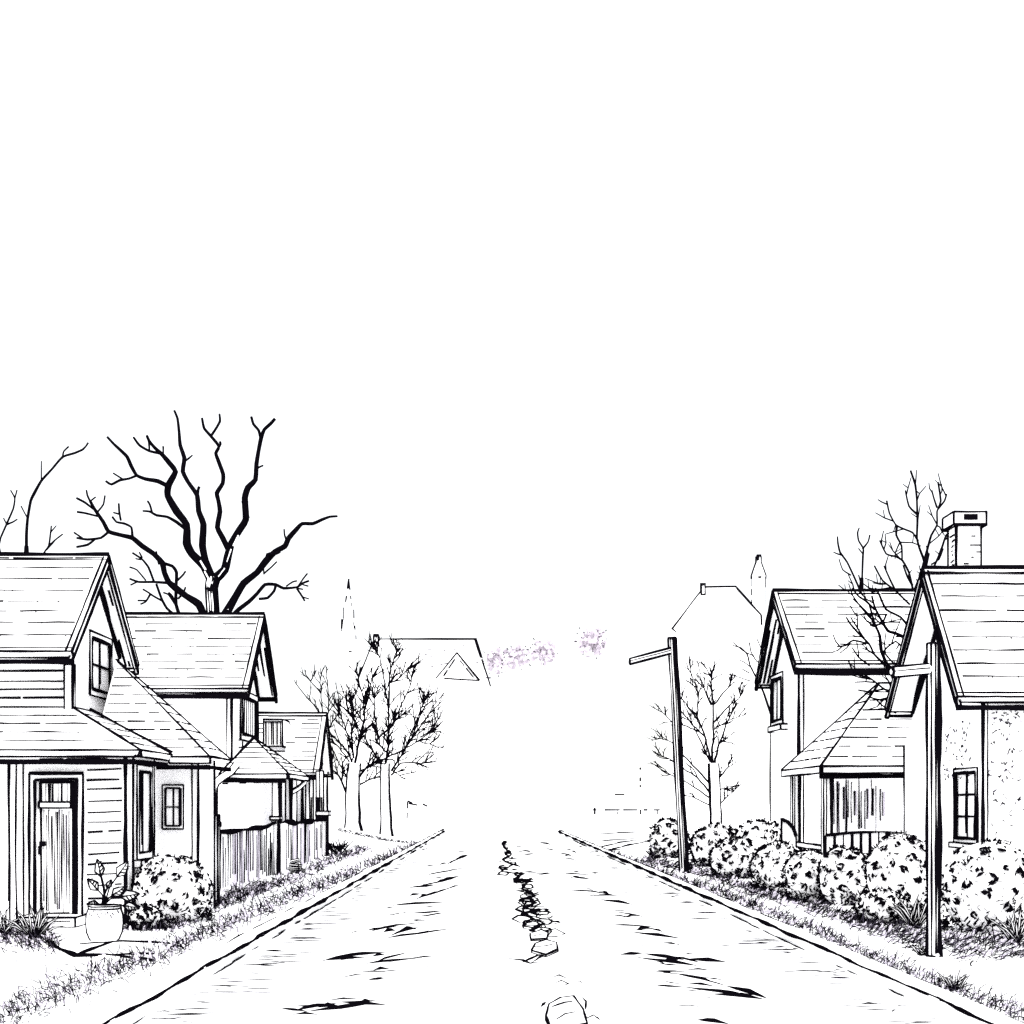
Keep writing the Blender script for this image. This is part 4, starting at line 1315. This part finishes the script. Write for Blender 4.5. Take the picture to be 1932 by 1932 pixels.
def traced_tree(name, trunk, tw, limbs, Y, label, seed, group=None, zbase=0.0, lw=1.0, twl=32, dens=1.35, ink=1.6):
    """trunk and limbs follow the photograph; finer twigs fork off every limb"""
    rn = random.Random(seed)
    e = px(Y)
    base = pt(trunk[0][0], trunk[0][1], Y)
    base.z = zbase
    t = thing(name, base, label, "tree", group)
    mb = MB()
    pts = [V((base.x, Y, zbase - .1))] + [pt(u, v, Y) for u, v in trunk[1:]]
    fine = []
    for a, b in zip(pts[:-1], pts[1:]):
        fine += [lerp(a, b, k / 4) + V((rn.uniform(-.5, .5) * e, 0, 0)) for k in range(4)]
    fine.append(pts[-1])
    N = len(fine) - 1
    rad = [tw * .5 * e * (1.25 if k == 0 else 1.0 - .18 * k / N) for k in range(N + 1)]
    mb.tube(fine, rad, P_, 12)
    for k in range(14):
        a = (k + .5) * math.pi / 7
        s_ = [p + V((math.sin(a) * q, -math.cos(a) * q, 0)) for p, q in zip(fine, rad)]
        if abs(math.sin(a)) > .85:
            mb.stroke(s_, ink * 1.9, vary=.4)
        else:
            for q in range(N):
                if rn.random() < .42:
                    mb.stroke([s_[q], lerp(s_[q], s_[q + 1], rn.uniform(.3, 1))], ink * 1.1, K_ if rn.random() < .7 else S_, taper=.6)
    mb.build('trunk', t)
    mb = MB()
    def twig(p, d, l, w, lev):
        q = [p]
        dd = d
        for k in range(3):
            dd = (dd + V((rn.gauss(0, .16), rn.gauss(0, .12), rn.gauss(0, .12) + .07))).normalized()
            q.append(q[-1] + dd * l / 3)
        mb.tube(q, [w * e, w * .9 * e, w * .8 * e, w * .55 * e], K_, 4, False)
        if lev:
            for k in (1, 2):
                if rn.random() < .75:
                    a = rn.uniform(.35, .8) * rn.choice((-1, 1))
                    d2 = V((dd.x * math.cos(a) - dd.z * math.sin(a), dd.y + rn.uniform(-.5, .5), dd.x * math.sin(a) + dd.z * math.cos(a) + .15)).normalized()
                    twig(q[k], d2, l * rn.uniform(.45, .75), w * .82, lev - 1)
    for uv, w0 in limbs:
        dy = rn.uniform(-1.6, 1.6)
        w0 *= lw * (.72 if w0 > 6.5 else .9)
        P0 = wob(uv, Y, (0, dy), rn, 0)
        k = len(P0)
        P, R = smooth(P0, [lerp(w0, max(1.7, w0 * .35), (q / (k - 1)) ** .8) * .5 * e for q in range(k)], 4)
        P = [p + V((rn.uniform(-1, 1) * e, 0, rn.uniform(-1, 1) * e)) for p in P]
        if w0 > 12:
            mb.tube(P, R, P_, 8)
            for q in range(8):
                a = (q + .5) * math.pi / 4
                sa = abs(math.sin(a))
                mb.tube([p + V((math.cos(a) * r_, 0, math.sin(a) * r_ * .6)) + V((0, -math.sin(a) * r_ * .6, 0)) for p, r_ in zip(P, R)], [ink * (.85 if sa < .5 else .35) * e] * len(P), K_, 4, False)
        else:
            mb.tube(P, R, K_, 6)
        n = len(P)
        L = sum((P[q + 1] - P[q]).length for q in range(n - 1)) / e
        for q in range(int(L / 11 * dens)):
            m_ = rn.randint(max(1, n // 5), n - 2)
            d = (P[m_ + 1] - P[m_ - 1]).normalized()
            a = rn.uniform(.3, .75) * rn.choice((-1, 1))
            d2 = V((d.x * math.cos(a) - d.z * math.sin(a), rn.uniform(-.5, .5), d.x * math.sin(a) + d.z * math.cos(a) + .12)).normalized()
            twig(P[m_], d2, twl * rn.uniform(.5, 1.2) * e, ink * rn.uniform(.8, 1.15), 1)
        twig(P[-1], (P[-1] - P[-2]).normalized(), twl * .5 * e, ink, 1)
    mb.build('branches', t)

traced_tree('bare_tree', [(666,1545),(665,1500),(667,1460),(670,1440)], 28, [
 ([(654,1500),(641,1466),(628,1452),(618,1440)],6), ([(659,1474),(640,1440),(628,1425)],4.5), ([(666,1451),(659,1422),(635,1395),(620,1378)],7), ([(667,1425),(653,1378),(643,1350),(632,1325)],5),
 ([(670,1445),(676,1401),(685,1363),(665,1334),(648,1308)],8), ([(673,1416),(688,1357),(685,1319),(673,1264)],6), ([(685,1349),(697,1313),(703,1272)],4.5),
 ([(673,1475),(694,1445),(720,1434),(758,1416),(793,1395),(826,1372)],8), ([(676,1457),(708,1442),(729,1431)],5), ([(679,1480),(700,1470),(716,1464)],5), ([(660,1440),(640,1410),(625,1400)],4), ([(668,1430),(662,1380),(668,1340),(660,1305)],5)],
 57, "left one of the twin bare trees on the bank, with the thicker pale trunk", 62, "twin bare trees on the bank", gz(-6.28, 57))
traced_tree('bare_tree', [(729,1548),(727,1510),(726,1470),(727,1440)], 20, [
 ([(726,1445),(732,1407),(733,1349),(726,1290),(717,1243),(708,1222)],8), ([(733,1340),(735,1275),(746,1235),(749,1218)],5), ([(733,1290),(755,1278),(780,1248)],4), ([(714,1396),(708,1349),(703,1290)],5),
 ([(714,1393),(741,1366),(770,1337)],5), ([(738,1454),(764,1416),(788,1366),(799,1316)],7), ([(773,1399),(802,1357),(828,1318)],5), ([(793,1390),(815,1378),(830,1352)],4), ([(738,1463),(755,1440),(796,1440),(812,1437)],5),
 ([(741,1454),(758,1466)],3.5), ([(723,1448),(697,1407),(670,1363),(652,1336)],7), ([(793,1399),(810,1404),(824,1410)],3.5), ([(733,1380),(752,1340),(772,1300),(778,1275)],5), ([(730,1420),(712,1400),(706,1380)],5), ([(760,1420),(790,1350),(800,1325)],4)],
 57, "right one of the twin bare trees on the bank, the taller one with slimmer trunk", 65, "twin bare trees on the bank", gz(-4.8, 57))
traced_tree('bare_tree', [(613,1560),(613,1450),(612,1380)], 9, [
 ([(612,1380),(608,1343),(606,1308),(603,1275)],4), ([(612,1370),(600,1337),(582,1319),(560,1292)],4), ([(613,1370),(620,1343),(620,1305),(615,1268)],4), ([(613,1385),(623,1369),(640,1340),(636,1300)],4.5), ([(606,1308),(590,1290),(578,1274)],3)],
 62, "slight bare tree peeping over the small slat-dormer house roof", 68, None, gz(-8.2, 62), twl=24, dens=.6, ink=1.4)
traced_tree('bare_tree', [(1350,1597),(1350,1550),(1349,1490),(1346,1440)], 23, [
 ([(1345,1445),(1343,1423),(1346,1390),(1344,1312),(1342,1283),(1347,1252)],9), ([(1340,1438),(1332,1395),(1316,1351),(1318,1308),(1306,1288),(1301,1252)],7), ([(1320,1361),(1299,1335),(1283,1312)],4.5), ([(1332,1392),(1306,1367),(1287,1342)],4.5),
 ([(1342,1331),(1324,1288),(1318,1258)],4.5), ([(1344,1283),(1330,1256)],3.5), ([(1346,1331),(1373,1298),(1383,1281)],4.5), ([(1347,1363),(1375,1331),(1394,1318),(1396,1298)],4.5), ([(1347,1376),(1375,1359),(1398,1351)],4),
 ([(1348,1440),(1357,1403),(1375,1356),(1384,1332)],6), ([(1358,1403),(1379,1387)],3.5), ([(1355,1470),(1373,1447),(1380,1430)],4.5), ([(1340,1497),(1316,1467),(1290,1450),(1264,1432),(1242,1424)],5), ([(1340,1479),(1307,1444),(1286,1420),(1266,1400),(1240,1392)],5),
 ([(1338,1505),(1300,1478),(1266,1462),(1244,1444)],4), ([(1358,1490),(1376,1485),(1390,1482)],3.5), ([(1358,1516),(1372,1504),(1382,1494)],3.5), ([(1316,1379),(1290,1368),(1268,1362),(1246,1338)],4), ([(1340,1438),(1316,1385),(1290,1330)],5), ([(1340,1520),(1310,1505),(1285,1498)],3.5)],
 50, "slim straight-trunked bare tree behind the tilted post on the right", 71, None, 0.0, twl=24, dens=.85, ink=1.5)

RND.seed(52)
Y = 24.4
T7 = thing('bare_tree', (pt(1735, 1300, Y).x, Y, 0), "bare spreading tree half hidden behind the chimney house, twigs over the porch roof", "tree")
mb = MB()
limb(mb, [(1742, 1683), (1740, 1500), (1735, 1350), (1728, 1260)], 26, 18, Y, n=9)
mb.build('trunk', T7)
mb = MB()
for uv, w0, w1, dy in (
 ([(1735,1350),(1735,1200),(1738,1120),(1742,1090),(1748,1060),(1752,1045)], 10, 5, (0,1)),
 ([(1725,1115),(1737,1085),(1745,1055),(1750,1035),(1757,1010),(1768,990),(1768,965),(1775,945),(1770,910)], 6, 3.5, (0,1)),
 ([(1742,1088),(1744,1060),(1735,1035),(1730,1015),(1731,985),(1730,945),(1727,915),(1718,888)], 6, 3.5, (.5,-.5)),
 ([(1732,1020),(1722,1005),(1705,998),(1690,990),(1678,968),(1673,945)], 4.5, 3, (0,-1)), ([(1692,992),(1691,1010),(1701,1030),(1702,1058)], 5, 3.5, (0,0)),
 ([(1730,970),(1715,955),(1708,925)], 4.5, 3, (0,0)), ([(1770,960),(1782,945),(1786,932)], 4, 2.8, (1,1)), ([(1768,958),(1762,940),(1758,925)], 4, 2.8, (1,1)),
 ([(1750,1105),(1762,1070),(1775,1040),(1785,1010),(1800,995)], 5, 3.5, (1,1.5)), ([(1757,1065),(1772,1055),(1780,1035)], 3.5, 2.5, (1,1)), ([(1768,992),(1775,995)], 3.5, 2.5, (1,1)),
 ([(1722,1110),(1715,1080),(1703,1058),(1690,1050),(1672,1045),(1660,1020)], 5, 3, (0,-1)), ([(1722,1105),(1712,1088),(1704,1066)], 4.5, 3, (0,0)),
 ([(1720,1190),(1700,1165),(1672,1150),(1658,1120),(1652,1110)], 5.5, 3, (0,-1.2)), ([(1716,1140),(1690,1115),(1665,1095),(1650,1068)], 5, 3, (0,-1.2)), ([(1690,1115),(1680,1095),(1668,1068)], 4, 2.8, (-.4,-1)),
 ([(1712,1205),(1690,1195),(1675,1190),(1660,1165),(1650,1145),(1645,1125)], 7.5, 4, (0,-1)), ([(1654,1158),(1630,1158),(1615,1162)], 3.6, 2.8, (-1,-1.4)), ([(1650,1150),(1635,1135),(1620,1125),(1608,1110)], 4, 3, (-1,-1.5)),
 ([(1735,1330),(1705,1295),(1690,1275),(1672,1250),(1662,1225),(1660,1205)], 9, 5, (0,-.8)), ([(1664,1232),(1660,1200),(1650,1175),(1640,1140)], 6, 3.5, (-.8,-1.2)), ([(1652,1180),(1665,1175),(1672,1160)], 4, 3, (-1,-1)),
 ([(1690,1278),(1670,1255),(1650,1235),(1640,1215),(1620,1195),(1605,1178),(1597,1165)], 6, 3, (-.3,-1.5)), ([(1640,1215),(1610,1208),(1595,1218),(1580,1220)], 4, 3, (-1,-1.5)), ([(1635,1212),(1618,1185),(1605,1165)], 3.6, 2.6, (-1,-1.5)),
 ([(1700,1265),(1680,1245),(1668,1228),(1690,1210),(1708,1228)], 4, 3, (0,-.5)), ([(1650,1182),(1640,1160),(1610,1130)], 3.4, 2.6, (-1,-1.4)),
 ([(1738,1380),(1712,1330),(1690,1310),(1668,1300),(1645,1282),(1625,1270)], 6, 3, (-.2,-1)), ([(1668,1300),(1640,1305),(1620,1302)], 3.6, 2.6, (-.6,-1)), ([(1640,1280),(1612,1270),(1600,1245)], 3.4, 2.6, (-.8,-1)), ([(1690,1312),(1660,1320),(1640,1315)], 3.6, 2.8, (-.5,-.8)),
 ([(1712,1332),(1700,1300),(1680,1290)], 4, 3, (-.3,-.5)), ([(1690,1345),(1670,1335),(1655,1322)], 3.6, 2.8, (-.5,-.9)), ([(1640,1255),(1620,1240),(1608,1222)], 3.4, 2.6, (-.8,-1.2))):
    P, R = limb(mb, uv, w0 * 1.02, w1 * 1.1, Y, dy)
    for q in range(3 if len(P) > 9 else 1):
        i = RND.randint(len(P) // 3, len(P) - 2)
        d = (P[i + 1] - P[i]).normalized()
        for a in (RND.uniform(.4, .9) * RND.choice((-1, 1)),):
            d2 = V((d.x * math.cos(a) - d.z * math.sin(a), RND.uniform(-.3, .3), d.x * math.sin(a) + d.z * math.cos(a) + .2)).normalized()
            l = RND.uniform(16, 44) * px(Y)
            m1 = P[i] + d2 * l * .5 + V((RND.uniform(-3, 3), 0, RND.uniform(-3, 3))) * px(Y)
            t1 = P[i] + d2 * l + V((RND.uniform(-4, 4), 0, RND.uniform(0, 8))) * px(Y)
            mb.tube([P[i], m1, t1], [1.6 * px(Y), 1.4 * px(Y), 1.0 * px(Y)], K_, 5)
            if l > 26 * px(Y):
                mb.tube([m1, m1 + V((-d2.z, 0, abs(d2.x) + .4)).normalized() * l * .4], [1.3 * px(Y), .9 * px(Y)], K_, 4)
mb.build('branches', T7)

Y = 44.0
T8 = thing('bare_tree', (pt(1625, 1300, Y).x, Y, 0), "thin bare twigs of a tree rising behind the tall house's roof ridge", "tree")
mb = MB()
limb(mb, [(1626, 1608), (1626, 1300), (1625, 1120), (1626, 1090)], 12, 7, Y)
mb.build('trunk', T8)
mb = MB()
for uv, w0, w1 in (([(1626,1115),(1627,1080),(1628,1050),(1629,1035),(1620,1020),(1618,1005),(1621,996)], 5, 3), ([(1628,1035),(1638,1022),(1641,1010)], 4, 3),
                   ([(1622,1112),(1610,1085),(1598,1060),(1585,1042),(1581,1025),(1580,1012)], 5, 3), ([(1590,1048),(1580,1045),(1573,1042)], 3.4, 2.6), ([(1605,1085),(1590,1075),(1583,1055)], 3.4, 2.6), ([(1628,1045),(1620,1035)], 3.4, 2.6), ([(1626,1105),(1620,1085)], 4, 2.8)):
    limb(mb, uv, w0, w1, Y, (0, RND.uniform(-1, 1)))
mb.build('branches', T8)

Y = 46.0
T6 = thing('bare_tree', (pt(1470, 1400, Y).x, Y, 0), "bare tree behind the tall house, its thin branches reaching left beyond the gable", "tree")
mb = MB()
limb(mb, [(1475, 1604), (1472, 1450), (1466, 1360), (1458, 1330)], 14, 8, Y)
mb.build('trunk', T6)
mb = MB()
for uv, w0, w1 in (([(1472,1400),(1440,1305),(1425,1275),(1415,1255),(1410,1235),(1398,1222),(1382,1218)], 5, 2.6), ([(1470,1380),(1445,1262),(1428,1248),(1417,1230),(1414,1212)], 4, 2.4), ([(1423,1238),(1402,1228),(1383,1212)], 2.8, 2.2),
                   ([(1420,1262),(1405,1250),(1395,1245)], 2.6, 2), ([(1440,1262),(1438,1230),(1428,1205)], 3, 2.2), ([(1415,1285),(1395,1278),(1375,1272)], 2.4, 2), ([(1414,1270),(1400,1262)], 2.4, 2)):
    limb(mb, uv, w0, w1, Y, (0, RND.uniform(-1, 1)))
mb.build('branches', T6)

FAR_INK = 1.55
_stroke = MB.stroke
def far_stroke(self, pts, wd, *a, **k):
    _stroke(self, pts, wd * FAR_INK, *a, **k)
MB.stroke = far_stroke

# ------------------------------------------------------------------ far buildings
RND.seed(60)
Y = 250.0
t = thing('church_steeple', (pt(658, 1500, Y).x, Y, 0), "faint slender church steeple far off above the twin trees", "church tower")
mb = MB()
c = pt(658, 1515, Y); e = px(Y)
z = lambda v: H - (v - V0) * e
w1, w2 = 15 * e, 12.5 * e
mb.box((c.x - w1 * .8, Y - w1 * .8, 0), (c.x + w1 * .8, Y + w1 * .8, z(1195)), P_)
for du, v0, v1 in ((-12, 1188, 1170), (-9, 1168, 1148), (11, 1168, 1152), (13, 1190, 1182), (15, 1208, 1200)):
    mb.line((c.x + du * e, Y - w1 * .82, z(v0)), (c.x + du * e * .97, Y - w1 * .82, z(v1)), 1.7)
mb.dashes((c.x - 16 * e, Y - w1 * .85, z(1231)), (c.x + 18 * e, Y - w1 * .85, z(1231)), 1.8, .8, mean=7)
mb.build('tower', t)
mb = MB()
cc = V((c.x, Y, z(1095)))
q = [V((c.x + sx * w2, Y + sy * w2, z(1195))) for sx, sy in ((-1, -1), (1, -1), (1, 1), (-1, 1))]
for i in range(4):
    mb.face([q[i], q[(i + 1) % 4], cc], P_)
for i in range(2):
    mb.dashes(lerp(cc, q[i], .3), lerp(cc, q[i], .98), 1.25, 1.3, mean=13)
mb.stroke([cc + V((0, 0, 3 * e)), cc, lerp(cc, q[0], .16)], 1.9); mb.stroke([cc, lerp(cc, q[1], .18)], 1.9)
mb.build('spire', t)

Y = 92.0
t = thing('far_house', (pt(800, 1500, Y).x, Y + 3, 0), "far long-roofed pale house with small front gable behind the twin trees", "house")
e = px(Y)
mb = MB()
rA, rB = pt(706, 1206, Y + 3), pt(897, 1206, Y + 3)
eA, eB = pt(668, 1300, Y - .5), pt(927, 1300, Y - .5)
roof_plane(mb, [eA, eB, rB, rA], .2, 0, P_)
gA, gB = V((eA.x, Y + 6.5, eA.z)), V((eB.x, Y + 6.5, eB.z))
roof_plane(mb, [gA, gB, rB, rA], .2, 0, P_)
mb.face([eA, rA, gA], P_); mb.face([eB, gB, rB], P_)
mb.stroke([rA, rB], 2.4, vary=.35)
mb.line(lerp(rA, eA, .1), lerp(rA, eA, .85), 1.9)
for k in range(16):
    a_, b_ = RND.random(), RND.uniform(.08, .8)
    q_ = lerp(lerp(rA, rB, a_), lerp(eA, eB, a_), b_)
    mb.stroke([q_, q_ + V((RND.uniform(.1, .45), 0, RND.uniform(-.1, .05)))], 1.3, S_)
mb.stroke([rB, lerp(rB, eB, .38)], 3.0); mb.stroke([lerp(rB, eB, .42), lerp(rB, eB, .95)], 1.9)
mb.build('roof', t)
mb = MB()
mb.box((eA.x + .02, Y - .46, 0), (eB.x - .02, Y + 6.4, eA.z - .03), P_)
mb.build('wall', t)
mb = MB()
p = pt(710, 1206, Y + 2.7)
mb.box((p.x - .18, p.y - .2, p.z - .8), (p.x + .18, p.y + .2, p.z + .25), P_, 1.8)
mb.stroke([(p.x - .2, p.y - .2, p.z + .25), (p.x + .2, p.y - .2, p.z + .25)], 4)
mb.build('chimney', t)
mb = MB()
gp0, gp1, gp2 = pt(822, 1280, Y - 1.2), pt(905, 1284, Y - 1.2), pt(862, 1231, Y - 1.2)
mb.prism([gp0, gp1, gp2], (0, 3.5, 0), P_)
mb.line(gp0, gp2, 2); mb.line(gp1, gp2, 2.2); mb.dashes(gp0 + V((1.2 * .5, 0, 0)), gp1, 1.9, .1, mean=60)
mb.dashes(lerp(gp0, gp1, .18) + V((0, -.05, .2)), lerp(gp2, gp0, .1) + V((.0, -.05, -.3)), 1.6, .4, mean=22)
mb.dashes(lerp(gp1, gp0, .14) + V((0, -.05, .2)), lerp(gp2, gp1, .1) + V((.0, -.05, -.3)), 1.6, .4, mean=22)
mb.build('front_gable', t)

Y = 100.0
t = thing('far_barn', (pt(1350, 1500, Y).x, Y + 3, 0), "far barn-like roof with flat ridge, faint behind the tilted post", "house")
mb = MB()
L0, L1, L2, L3 = pt(1268, 1186, Y), pt(1328, 1108, Y + 3), pt(1388, 1107, Y + 3), pt(1436, 1160, Y)
roof_plane(mb, [L0, pt(1436, 1186, Y), L2, L1], .2, 0, P_)
roof_plane(mb, [L1, L2, V((L3.x, Y + 6, L0.z)), V((L0.x, Y + 6, L0.z))], .2, 0, P_)
mb.stroke([L0, lerp(L0, L1, .5), L1], 1.9, vary=.3); mb.stroke([L1, L2], 2.2); mb.stroke([L2, lerp(L2, L3, .5), L3], 1.9)
mb.line(L0, L0 + V((.3, 0, -.25)), 1.8); mb.line(L3, L3 + V((.05, 0, -.8)), 1.8)
mb.build('roof', t)
mb = MB()
mb.box((L0.x + .4, Y + .3, 0), (L3.x - .3, Y + 5.5, L0.z - .1), P_)
mb.build('wall', t)
mb = MB()
p = pt(1326, 1106, Y + 2.6)
mb.box((p.x - .15, p.y - .2, p.z - .7), (p.x + .15, p.y + .2, p.z + .1), P_, 1.5)
mb.stroke([(p.x - .25, p.y - .2, p.z + .12), (p.x + .2, p.y - .2, p.z + .12)], 2.6)
mb.build('chimney', t)

Y = 150.0
t = thing('slender_tower', (pt(1431, 1500, Y).x, Y, 0), "faint slender tower with cone cap left of the tall house's gable", "tower")
c = pt(1431, 1515, Y); e = px(Y)
z = lambda v: H - (v - V0) * e
mb = MB()
mb.tube([V((c.x, Y, 0)), V((c.x, Y, z(1088)))], [12 * e, 12 * e], P_, 16)
for s_ in (-1, 1):
    mb.dashes((c.x + s_ * 12 * e, Y, z(1140)), (c.x + s_ * 12 * e, Y, z(1088)), 2.0, .35, mean=16)
mb.build('shaft', t)
mb = MB()
mb.tube([V((c.x, Y, z(1088))), V((c.x, Y, z(1061))), V((c.x, Y, z(1050)))], [13 * e, 4 * e, 4 * e], P_, 12)
for s_ in (-1, 1):
    mb.stroke([(c.x + s_ * 13 * e, Y, z(1092)), (c.x + s_ * 13 * e, Y, z(1086)), (c.x + s_ * 4.2 * e, Y, z(1061)), (c.x + s_ * 4.2 * e, Y, z(1050))], 2.1)
mb.line((c.x - 4.5 * e, Y - 4 * e, z(1049)), (c.x + 4.5 * e, Y - 4 * e, z(1049)), 3)
mb.line((c.x - 3 * e, Y - 4.3 * e, z(1058)), (c.x - 2 * e, Y - 4.3 * e, z(1049)), 3)
mb.stroke([(c.x - 3 * e, Y - 12.5 * e, z(1090)), (c.x, Y - 12.5 * e, z(1092)), (c.x + 3 * e, Y - 12.5 * e, z(1090))], 1.8)
mb.build('cone_cap', t)

# far trees: loose leafy crowns, faint
def far_tree(u, vt, vb, wd, Y, label, seed, n):
    rn = random.Random(seed)
    e = px(Y)
    c = pt(u, (vt + vb) / 2, Y)
    t = thing('far_tree', (c.x, Y, 0), label, "tree", "faint trees on the far skyline")
    mb = MB()
    mb.tube([V((c.x, Y, 0)), V((c.x, Y, c.z * .6)), c], [3 * e, 2.4 * e, 1 * e], P_, 8)
    mb.build('trunk', t)
    mb = MB()
    rz = (vb - vt) * .5 * e; rx = wd * .5 * e
    for k in range(int(n * .7)):
        d = V((rn.gauss(0, 1), rn.gauss(0, 1), rn.gauss(0, 1))).normalized() * (rn.random() ** .4)
        p = c + V((d.x * rx, d.y * rx, d.z * rz))
        if d.z < -.3 and rn.random() < .6: continue
        out_ = V((d.x, 0, d.z)) * rn.uniform(2, 7) * e
        mb.tube([p, p + out_ * .5 + V((rn.uniform(-2, 2) * e, 0, rn.uniform(-2, 2) * e)), p + out_], [1.3 * e, 1.2 * e, .8 * e], S_ if rn.random() < .45 else K_, 3, False)
    for k in range(int(n * 2.2)):
        d = V((rn.gauss(0, 1), rn.gauss(0, 1), rn.gauss(0, 1))).normalized() * rn.uniform(.1, .85)
        p = c + V((d.x * rx, d.y * rx, d.z * rz))
        r = rn.uniform(4, 9) * e
        a = V((rn.uniform(-1, 1), rn.uniform(-1, 1), rn.uniform(-1, 1))).normalized()
        b = a.cross(V((0, 1, .2))).normalized()
        mb.face([p - a * r, p + b * r * .7, p + a * r, p - b * r * .7], M_)
    mb.build('crown', t)
far_tree(1116, 1176, 1248, 76, 150, "round faint tree crown standing alone above the road's end", 81, 90)
far_tree(934, 1218, 1278, 60, 140, "loose faint tree just right of the far long-roofed house", 82, 60)
far_tree(976, 1210, 1268, 62, 145, "low faint tree in the gap left of the road's end, between two others", 83, 56)
far_tree(1024, 1204, 1258, 60, 150, "middle faint tree nearest the lone round crown", 84, 56)

# far lamp post and far fence
RND.seed(61)
Y = 90.0
b = pt(768, V0 + H / px(Y), Y)
t = thing('lamp_post', b, "tiny far bent-armed lamp post right of the twin bare trees", "lamp post")
mb = MB()
mb.tube([b, pt(769, 1512, Y)], [.05, .05], P_, 6)
mb.dashes(b + V((0, -.06, .6)), pt(769, 1512, Y - .06), 2.2, .4, mean=12)
mb.build('pole', t)
mb = MB()
mb.tube([pt(769, 1511, Y), pt(780, 1516, Y), pt(806, 1521, Y - .3)], [.09, .09, .05], P_, 6)
mb.stroke([pt(769, 1511, Y - .1), pt(778, 1515, Y - .1)], 2.2); mb.stroke([pt(771, 1516, Y - .1), pt(788, 1519, Y - .1)], 1.9); mb.stroke([pt(798, 1517, Y - .3), pt(806, 1521, Y - .4)], 1.8)
mb.build('arm', t)
t = thing('far_fence', (pt(1180, 1540, Y).x, Y, 0), "thin far rail fence crossing right of the road's end", "fence")
for v, a, b_ in ((1528, 1118, 1245), (1499, 1160, 1178), (1562, 1150, 1215)):
    mb = MB()
    mb.tube([pt(a, v, Y + .02), pt(b_, v, Y + .02)], [.02, .02], P_, 6)
    mb.dashes(pt(a, v, Y), pt(b_, v, Y), 1.9, .5, mean=18)
    mb.build('rail', t)
for u, v0 in ((1208, 1448), (1122, 1520), (1165, 1520), (1240, 1520)):
    mb = MB()
    p = pt(u, v0, Y)
    mb.tube([V((p.x, Y, 0)), p], [.035, .03], P_, 6)
    mb.dashes(V((p.x, Y - .04, .9)), V((p.x, Y - .04, p.z)), 1.6, 1.6, mean=9)
    mb.build('post', t)

# grass edge at the crest of the bank
RND.seed(62)
mb = MB()
for k in range(200):
    u = lerp(636, 800, RND.random())
    s_ = (u - 636) / 164
    Yb = 56 - 2 * s_ + RND.uniform(-.6, .3)
    x = (u - U0) * Yb / F
    p = V((x, Yb, gz(x, Yb)))
    if s_ > .75 and RND.random() < .6: continue
    e = px(Yb)
    d = V((RND.uniform(-1, 1), 0, RND.uniform(.0, .8)))
    mb.tube([p, p + d * 4 * e, p + d * 7 * e + V((0, 0, -1.5 * e))], [.9 * e, .9 * e, .4 * e], K_ if RND.random() < .75 else S_, 3, False)
mb.build('bank_grass', kind='stuff', label="thin grass line along the crest of the bank under the twin trees")
